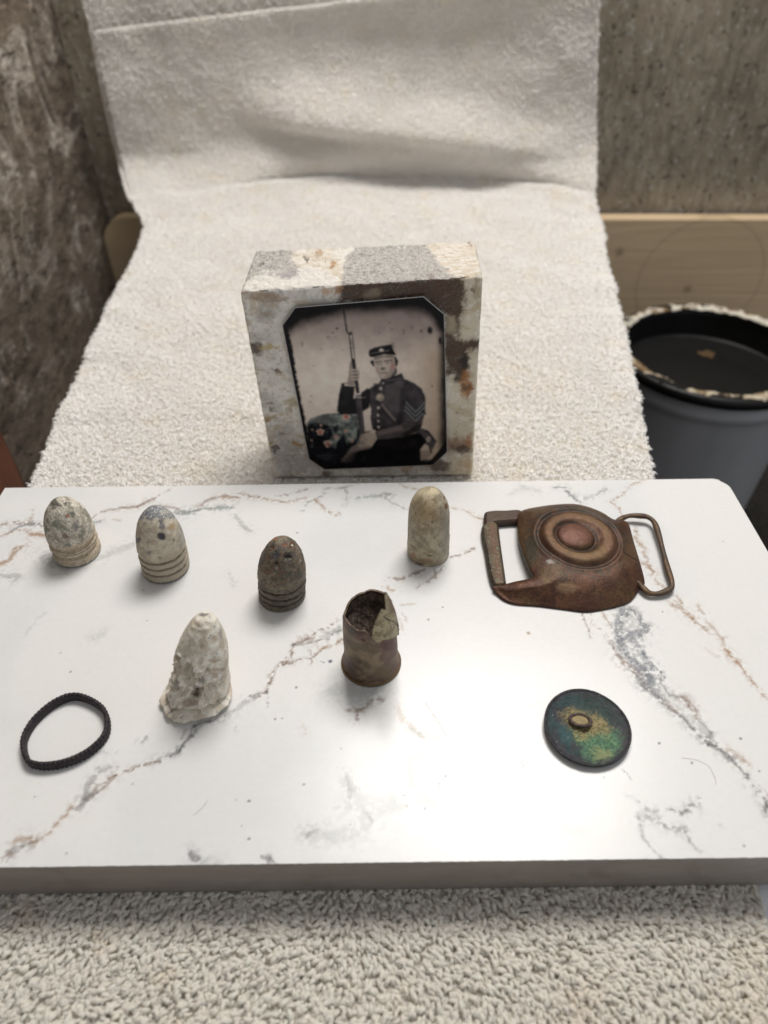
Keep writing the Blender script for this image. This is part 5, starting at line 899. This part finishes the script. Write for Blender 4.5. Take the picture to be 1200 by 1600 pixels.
# ------------------------------------------------------------------ coat button
def button():
    c0 = at(916, 1139, .8); R = 12.35; nr, na = 90, 240; a = np.linspace(0, 2 * pi, na, endpoint=False); t = np.linspace(.004, 1, nr)
    A, T_ = np.meshgrid(a, t); r = R * T_ * (1 + .008 * np.cos(3 * A + 1)); tilt = np.array([.0, .03])
    z = 1.5 + .9 * sm(.55, 1, T_) * .8 - .3 * (1 - T_) + .25 * np.exp(-((T_ - .97) / .03) ** 2); V = np.stack([c0[0] + r * np.cos(A), c0[1] + r * np.sin(A), z], -1)
    V[..., 2] += (V[..., 1] - c0[1]) * tilt[1] + (fbm(V, .5, 4, 501) - .5) * .35
    px, py = proj(V); f = fbm(V, .8, 4, 502, .65); g = fbm(V, 2.4, 4, 503, .75); wx, wy = px + (f - .5) * 20 + (g - .5) * 16, py + (fbm(V, .8, 4, 505) - .5) * 20 + (g[::-1] - .5) * 14
    Zb = lambda L: [(830 + x / 6.667, 1060 + y / 6.667) for x, y in L]
    c = mix(lin(36, 34, 40), lin(54, 52, 58), sm(.35, .65, f)); c = mix(c, lin(30, 66, 66), sm(.42, .60, fbm(V, .3, 4, 506)) * .75 * sm(.98, .8, T_)); c = mix(c, lin(40, 84, 88), poly(wx, wy, Zb([(250, 450), (330, 480), (420, 620), (420, 700), (340, 700), (280, 580)]), 8) * .7)
    c = mix(c, lin(28, 58, 52), poly(wx, wy, Zb([(450, 200), (620, 200), (820, 280), (900, 460), (820, 460), (680, 380), (540, 340)]), 9) * .75)
    c = mix(c, mix(lin(66, 108, 84), lin(116, 156, 116), sm(.4, .62, g)), poly(wx, wy, Zb([(430, 560), (600, 560), (780, 500), (930, 560), (930, 700), (800, 830), (640, 860), (520, 740)]), 9) * .88)
    c = mix(c, mix(lin(122, 112, 74), lin(168, 154, 108), sm(.35, .62, g)), poly(wx, wy, Zb([(310, 350), (400, 305), (500, 330), (640, 400), (700, 380), (830, 500), (780, 620), (720, 560), (640, 600), (520, 640), (440, 560), (360, 470)]), 7) * .92); c = mix(c, lin(150, 150, 100), poly(wx, wy, Zb([(640, 760), (800, 740), (850, 790), (740, 850), (640, 820)]), 8) * .7)
    c = mix(c, lin(22, 20, 22), .8 * sm(.64, .72, g) * sm(.5, .6, f)); ring_d = np.abs(np.hypot((wx - (830 + 440 / 6.667)) / 16, (wy - (1060 + 400 / 6.667)) / 15) - 1); c = mix(c, lin(40, 30, 28), .6 * sm(.12, .03, ring_d) * sm(905, 890, px))
    for x, y in ((385, 615), (265, 660), (770, 290), (710, 185), (225, 385), (660, 700), (310, 770)): c = mix(c, lin(150, 156, 156), .8 * sm(1.3, .5, np.hypot(px - 830 - x / 6.667, py - 1060 - y / 6.667)))
    V[..., 2] += sm(.06, .16, c.mean(-1)) * (.12 + (g - .45) * .9); up = V.reshape(-1, 3); lo = np.array([(c0[0] + r_ * cos(x), c0[1] + r_ * sin(x), z_) for r_, z_ in ((R * .985, 1.35), (R * .8, .35), (R * .3, .1)) for x in a])
    lo[:, 2] += (lo[:, 1] - c0[1]) * tilt[1] + .15; lo[:, 2] = np.maximum(lo[:, 2], .03)
    n1 = len(up); k = np.arange(na); Fq = [grid_faces(na, nr, True)]; prev = (nr - 1) * na
    for q in range(3):
        cur = n1 + q * na; Fq.append(np.stack([prev + k, cur + k, cur + (k + 1) % na, prev + (k + 1) % na], -1)[:, ::-1]); prev = cur
    M_BTN = attr_mat('verdigris_brass', .6, .1, .45, (1.4, .14), (5, .08), .3, 2.5)
    root = bpy.data.objects.new('coat_button', None); COL.objects.link(root); b = c0 * [1, 1, 0]; root.location = mathutils.Vector(b * MM); tag(root, 'dark round button lying face down with green patina and wire shank', 'button')
    mk('disc', np.vstack([up, lo]) - b, np.vstack(Fq), M_BTN, root, np.vstack([c.reshape(-1, 3), np.tile(lin(36, 33, 38), (len(lo), 1))]))
    s0 = at(907, 1125, 2.6); th = np.linspace(0, 2 * pi, 48, endpoint=False); rad = .52 + .06 * np.sin(th * 5)
    path = np.stack([s0[0] + 2.9 * np.cos(th) * cos(-.3) - 2.0 * np.sin(th) * sin(-.3), s0[1] + 2.9 * np.cos(th) * sin(-.3) + 2.0 * np.sin(th) * cos(-.3), 2.15 + .55 * (1 + np.sin(th + 2.2)) * .5 + 0 * th], -1)
    V, Fq = tube(path, rad, 14, True); mk('shank', V - b, Fq, M_BTN, root, mix(lin(70, 56, 54), lin(110, 96, 80), sm(.5, .65, fbm(V, 1.5, 3, 520))))
    V = [s0 + [x * 2.5, y * 1.6, -.15 + .25 * (1 - x * x - y * y)] for r_ in (1, .66, .33, .01) for x, y in ((r_ * cos(q), r_ * sin(q)) for q in th)]; V = np.array(V); mk('shank_fill', V - b, grid_faces(48, 4, True), M_BTN, root, mix(lin(134, 118, 80), lin(170, 152, 108), fbm(V, 1.5, 3, 522)))
button()

# ------------------------------------------------------------------ carved ring
def ring():
    px = [(44, 1188), (38, 1160), (50, 1133), (72, 1110), (95, 1095), (118, 1089), (143, 1096), (163, 1112), (168, 1136), (160, 1156), (138, 1176), (112, 1189), (84, 1196), (60, 1196)]
    q = at([p[0] for p in px], [p[1] for p in px], 1.6); sp = spline(q, 26, True); n_ = len(sp); d = np.concatenate([[0], np.cumsum(np.linalg.norm(np.diff(sp, axis=0), axis=1))]); Lt = d[-1] + np.linalg.norm(sp[0] - sp[-1])
    tt = np.linspace(0, Lt, 520, endpoint=False); sp = np.stack([np.interp(tt, np.append(d, Lt), np.append(sp[:, i], sp[0, i])) for i in range(3)], 1)
    T = np.roll(sp, -1, 0) - np.roll(sp, 1, 0); T /= np.linalg.norm(T, axis=1)[:, None]; out = np.cross(T, [0, 0, 1.0]); ctr = sp.mean(0); sgn = np.sign(((sp - ctr) * out).sum(1).mean()); out *= sgn
    H = 3.3; prof = []; m = 22
    s = tt / Lt * 2 * pi; V = []
    for k in range(m):
        an = 2 * pi * k / m; w_, h_ = np.cos(an), np.sin(an); w_ = np.sign(w_) * abs(w_) ** .6; h_ = np.sign(h_) * abs(h_) ** .6
        off = .62 * w_ * np.ones_like(tt); zz = H / 2 + H / 2 * h_ + 0 * tt
        if w_ > .2:
            twist = np.abs(np.sin(30 * s + zz * 1.3)) ** .6 + .6 * np.abs(np.sin(30 * s - zz * 1.3 + .8)) ** .6; off = off + .34 * (twist - .9)
        zz = zz + .16 * np.abs(np.sin(30 * s)) * (h_ > .6)
        V.append(np.column_stack([sp[:, :2] + out[:, :2] * off[:, None], np.maximum(zz, .05)]))
    V = np.stack(V, 1).reshape(-1, 3); V = V + ((fbm(V, 1.6, 3, 601) - .5) * .14)[:, None]; V[:, 2] = np.maximum(V[:, 2], .03)
    Fq = grid_faces(m, 520, True); k = np.arange(m); Fq = np.vstack([Fq, np.stack([519 * m + k, 519 * m + (k + 1) % m, (k + 1) % m, k], -1)])
    c = mix(lin(26, 20, 25), lin(50, 40, 46), sm(.35, .7, fbm(V, 1.2, 4, 602))); c = mix(c, lin(92, 70, 74), .5 * sm(.66, .76, fbm(V, 2.2, 3, 603)))
    o = mk('ring', V, Fq, attr_mat('black_ring_metal', .62, .0, .4, (1.5, .08), (5, .05), .25, 2.5), None, c); recentre(o, ctr * [1, 1, 0]); tag(o, 'black braided oval ring band lying below the pale bullets', 'ring')
ring()

# ------------------------------------------------------------------ stray hairs on the marble
M_HAIR = NT('fibre').fin(lin(150, 142, 132), .6)
for L, lab in (([(1065, 1184), (1087, 1187), (1107, 1197), (1117, 1215), (1119, 1226)], 'thin curved hair on the marble below the grey vein'), ([(302, 1274), (312, 1266), (320, 1257), (324, 1250)], 'short fine hair on the marble near its front edge')):
    q = at([p[0] for p in L], [p[1] for p in L], .12); V, Fq = tube(spline(q, 6), .03, 6); o = mk_tri_safe('hair', V, Fq, M_HAIR); tag(o, lab, 'hair')

# ------------------------------------------------------------------ plywood board, bucket, brown box behind
def board():
    Y0 = 683.0; a = aty(155, 345, Y0); zt_ = aty(1100, 352, Y0)[2]; zl = aty(190, 342, Y0)[2]; xl = a[0]; x1 = 640.0; r = 22.0
    out = [(xl, ZF + 2)] + [(xl + r - r * cos(q), zl - r + r * sin(q)) for q in np.linspace(0, pi / 2, 12)] + [(x1, zt_), (x1, ZF + 2)]
    k = len(out); V = np.array([(x, Y0, z) for x, z in out] + [(x, Y0 + 16, z) for x, z in out]); V[k:, 2] -= 0
    me = bpy.data.meshes.new('plywood_board'); me.from_pydata((V * MM).tolist(), [], [tuple(range(k)), tuple(range(2 * k - 1, k - 1, -1))] + [(i, (i + 1) % k, k + (i + 1) % k, k + i)[::-1] for i in range(k)]); me.update()
    n, c, bm = wood('plywood', lin(200, 176, 143), lin(210, 186, 152), 0)
    q = aty(1092, 458, Y0); q2 = aty(1186, 420, Y0); rr = 62.0
    g = n.n.new('ShaderNodeVectorMath'); g.operation = 'DISTANCE'; n.L(n.mp.outputs[0], g.inputs[0]); g.inputs[1].default_value = (aty(1092, 440, Y0)[0], Y0, aty(1092, 440, Y0)[2])
    dd = n.math('ABSOLUTE', n.math('SUBTRACT', g.outputs['Value'], rr)); c = n.mixc(n.ramp(n.math('MULTIPLY', dd, .5), [(.0, (.28,) * 3), (1.0, (0, 0, 0))]), c, lin(110, 92, 70))
    for kx, ky in ((968, 394), (1074, 452)):
        p = aty(kx, ky, Y0); g = n.n.new('ShaderNodeVectorMath'); g.operation = 'DISTANCE'; n.L(n.mp.outputs[0], g.inputs[0]); g.inputs[1].default_value = tuple(p); c = n.mixc(n.ramp(n.math('MULTIPLY', g.outputs['Value'], .1), [(.1, (.5,) * 3), (.6, (0, 0, 0))]), c, lin(70, 48, 34))
    me.materials.append(n.fin(c, .7, 0, .25, bm)); o = bpy.data.objects.new('plywood_board', me); COL.objects.link(o); tag(o, 'pale plywood board with rounded corner leaning on the back wall', 'board')
    V, Fq = rbox(xl + r, x1, Y0 + .6, Y0 + 18, zt_ - 3.0, zt_ + 1.8, .6, 2); n, c, bm = wood('edge_veneer', lin(150, 100, 74), lin(172, 120, 92), 0)
    mk('edge_strip', V, Fq, n.fin(c, .7, 0, .25, bm), o, smooth=False)
board()
def bucket():
    zr = -104.0; near, far = at(1150, 634, zr), at(1085, 470, zr); lft = at(980, 545, zr)
    c0 = np.array([at(1122, 552, zr)[0], (near[1] + far[1]) / 2, 0]); R = (far[1] - near[1]) / 2; R = (R + (c0[0] - lft[0])) / 2
    print('bucket', c0, R); b = np.array([c0[0], c0[1], ZF + .5]); H = zr - ZF
    root = bpy.data.objects.new('bucket', None); COL.objects.link(root); root.location = mathutils.Vector(b * MM); tag(root, 'dark grey bucket with dirty crusted rim standing beside the towel', 'bucket')
    n = NT('grey_plastic'); f = n.noise(.02, 4, .6, n.vec((1, 1, .3))); M_BK = n.fin(n.mixc(f, lin(140, 141, 145), lin(180, 180, 182)), .35, 0, .4)
    n = NT('black_plastic'); M_BL = n.fin(n.mixc(n.noise(.05, 5, .7), lin(12, 12, 12), lin(24, 23, 22)), .45, 0, .35)
    prof = dense([(0, 0), (R * .80, 0), (R * .82, 3), (R * .955, H - 26), (R * .99, H - 24), (R * .995, H - 17), (R * .965, H - 15), (R * .965, H - 3)], 4); V, a = lathe(prof, 120, (0, 0, 0), (0, 0, prof[-1, 1])); mk('body', V.reshape(-1, 3), grid_faces(120, len(prof), True), M_BK, root)
    prof = dense([(R * .955, H - 10), (R * 1.025, H - 9.5), (R * 1.04, H - 6), (R * 1.035, H - 1.6), (R * 1.0, H), (R * .95, H - 1), (R * .91, H - 4), (R * .90, H - 27), (R * .6, H - 29), (0, H - 29)], 2); V, a = lathe(prof, 160, (0, 0, 0), (0, 0, 1)); V[..., 2] = prof[:, 1][:, None]; V[..., 0] = prof[:, :1] * np.cos(a); V[..., 1] = prof[:, :1] * np.sin(a)
    mk('lid', V.reshape(-1, 3), grid_faces(160, len(prof), True), M_BL, root)
    na = 400; a = np.linspace(0, 2 * pi, na, endpoint=False); m = 14; f = fbm(p3(np.cos(a) * 6, np.sin(a) * 6), 1.0, 4, 701, .7); hgt = sm(.36, .55, f + .10 * np.sin(a * 1.0 + .6)); path = np.stack([R * .955 * np.cos(a), R * .955 * np.sin(a), H - 1.2 + 0 * a], -1)
    V, Fq = tube(path, R * .058 * (.72 + .28 * hgt), m, True, (1.25, .34)); V += ((fbm(V, .18, 4, 703) - .5) * 2.4)[:, None]
    ff = fbm(V, .12, 4, 705, .7); c = mix(lin(128, 104, 74), lin(206, 194, 170), sm(.40, .66, ff)); c = mix(c, lin(30, 27, 26), sm(.46, .56, fbm(V, .09, 4, 707))); an = np.arctan2(V[:, 1], V[:, 0]); c = mix(c, lin(232, 226, 210), sm(.2, .7, np.sin(an)) * sm(.4, .5, ff) * .8)
    mk('dried_crust', V, Fq, attr_mat('dried_plaster', .9, 0, .2, (.3, .6), (1, .2), .2, .4), root, c)
    th = np.linspace(0, 2 * pi, 30, endpoint=False); sp = at(1105, 553, zr - 28) - b; V = np.array([(sp[0] + r_ * 7 * cos(q) * (1 + .25 * sin(3 * q)), sp[1] + r_ * 6 * sin(q) * (1 + .3 * cos(5 * q)), H - 28.6 + 1.2 * (1 - r_)) for r_ in (1, .6, .05) for q in th]); mk('dirt_spot', V, grid_faces(30, 3, True), attr_mat('brown_dirt', .9, 0, .2, (.3, .4), (1, .2), .3, .4), root, np.tile(lin(96, 76, 52), (len(V), 1)))
bucket()
def brown_box():
    zt_ = -70.0; p0, p1 = at(0, 672, zt_), at(42, 768, zt_); print('box edge', p0, p1); d = (p1 - p0) / np.linalg.norm(p1 - p0); ang = math.atan2(d[1], d[0])
    Lx, Wy, Hz = 220.0, 60.0, zt_ - ZF - .5; V, Fq = rbox(0, Lx, -Wy, 0, 0, Hz, 1.5, 3); n, c, bm = wood('red_brown_wood', lin(58, 33, 23), lin(86, 50, 34), 0)
    o = mk('wooden_box', V, Fq, n.fin(c, .5, 0, .35, bm)); o.location = mathutils.Vector((p0 - d * 30 - [0, 0, Hz]) * MM); o.rotation_euler = (0, 0, ang); tag(o, 'reddish brown wooden box low beside the dark side wall', 'wooden box')
brown_box()
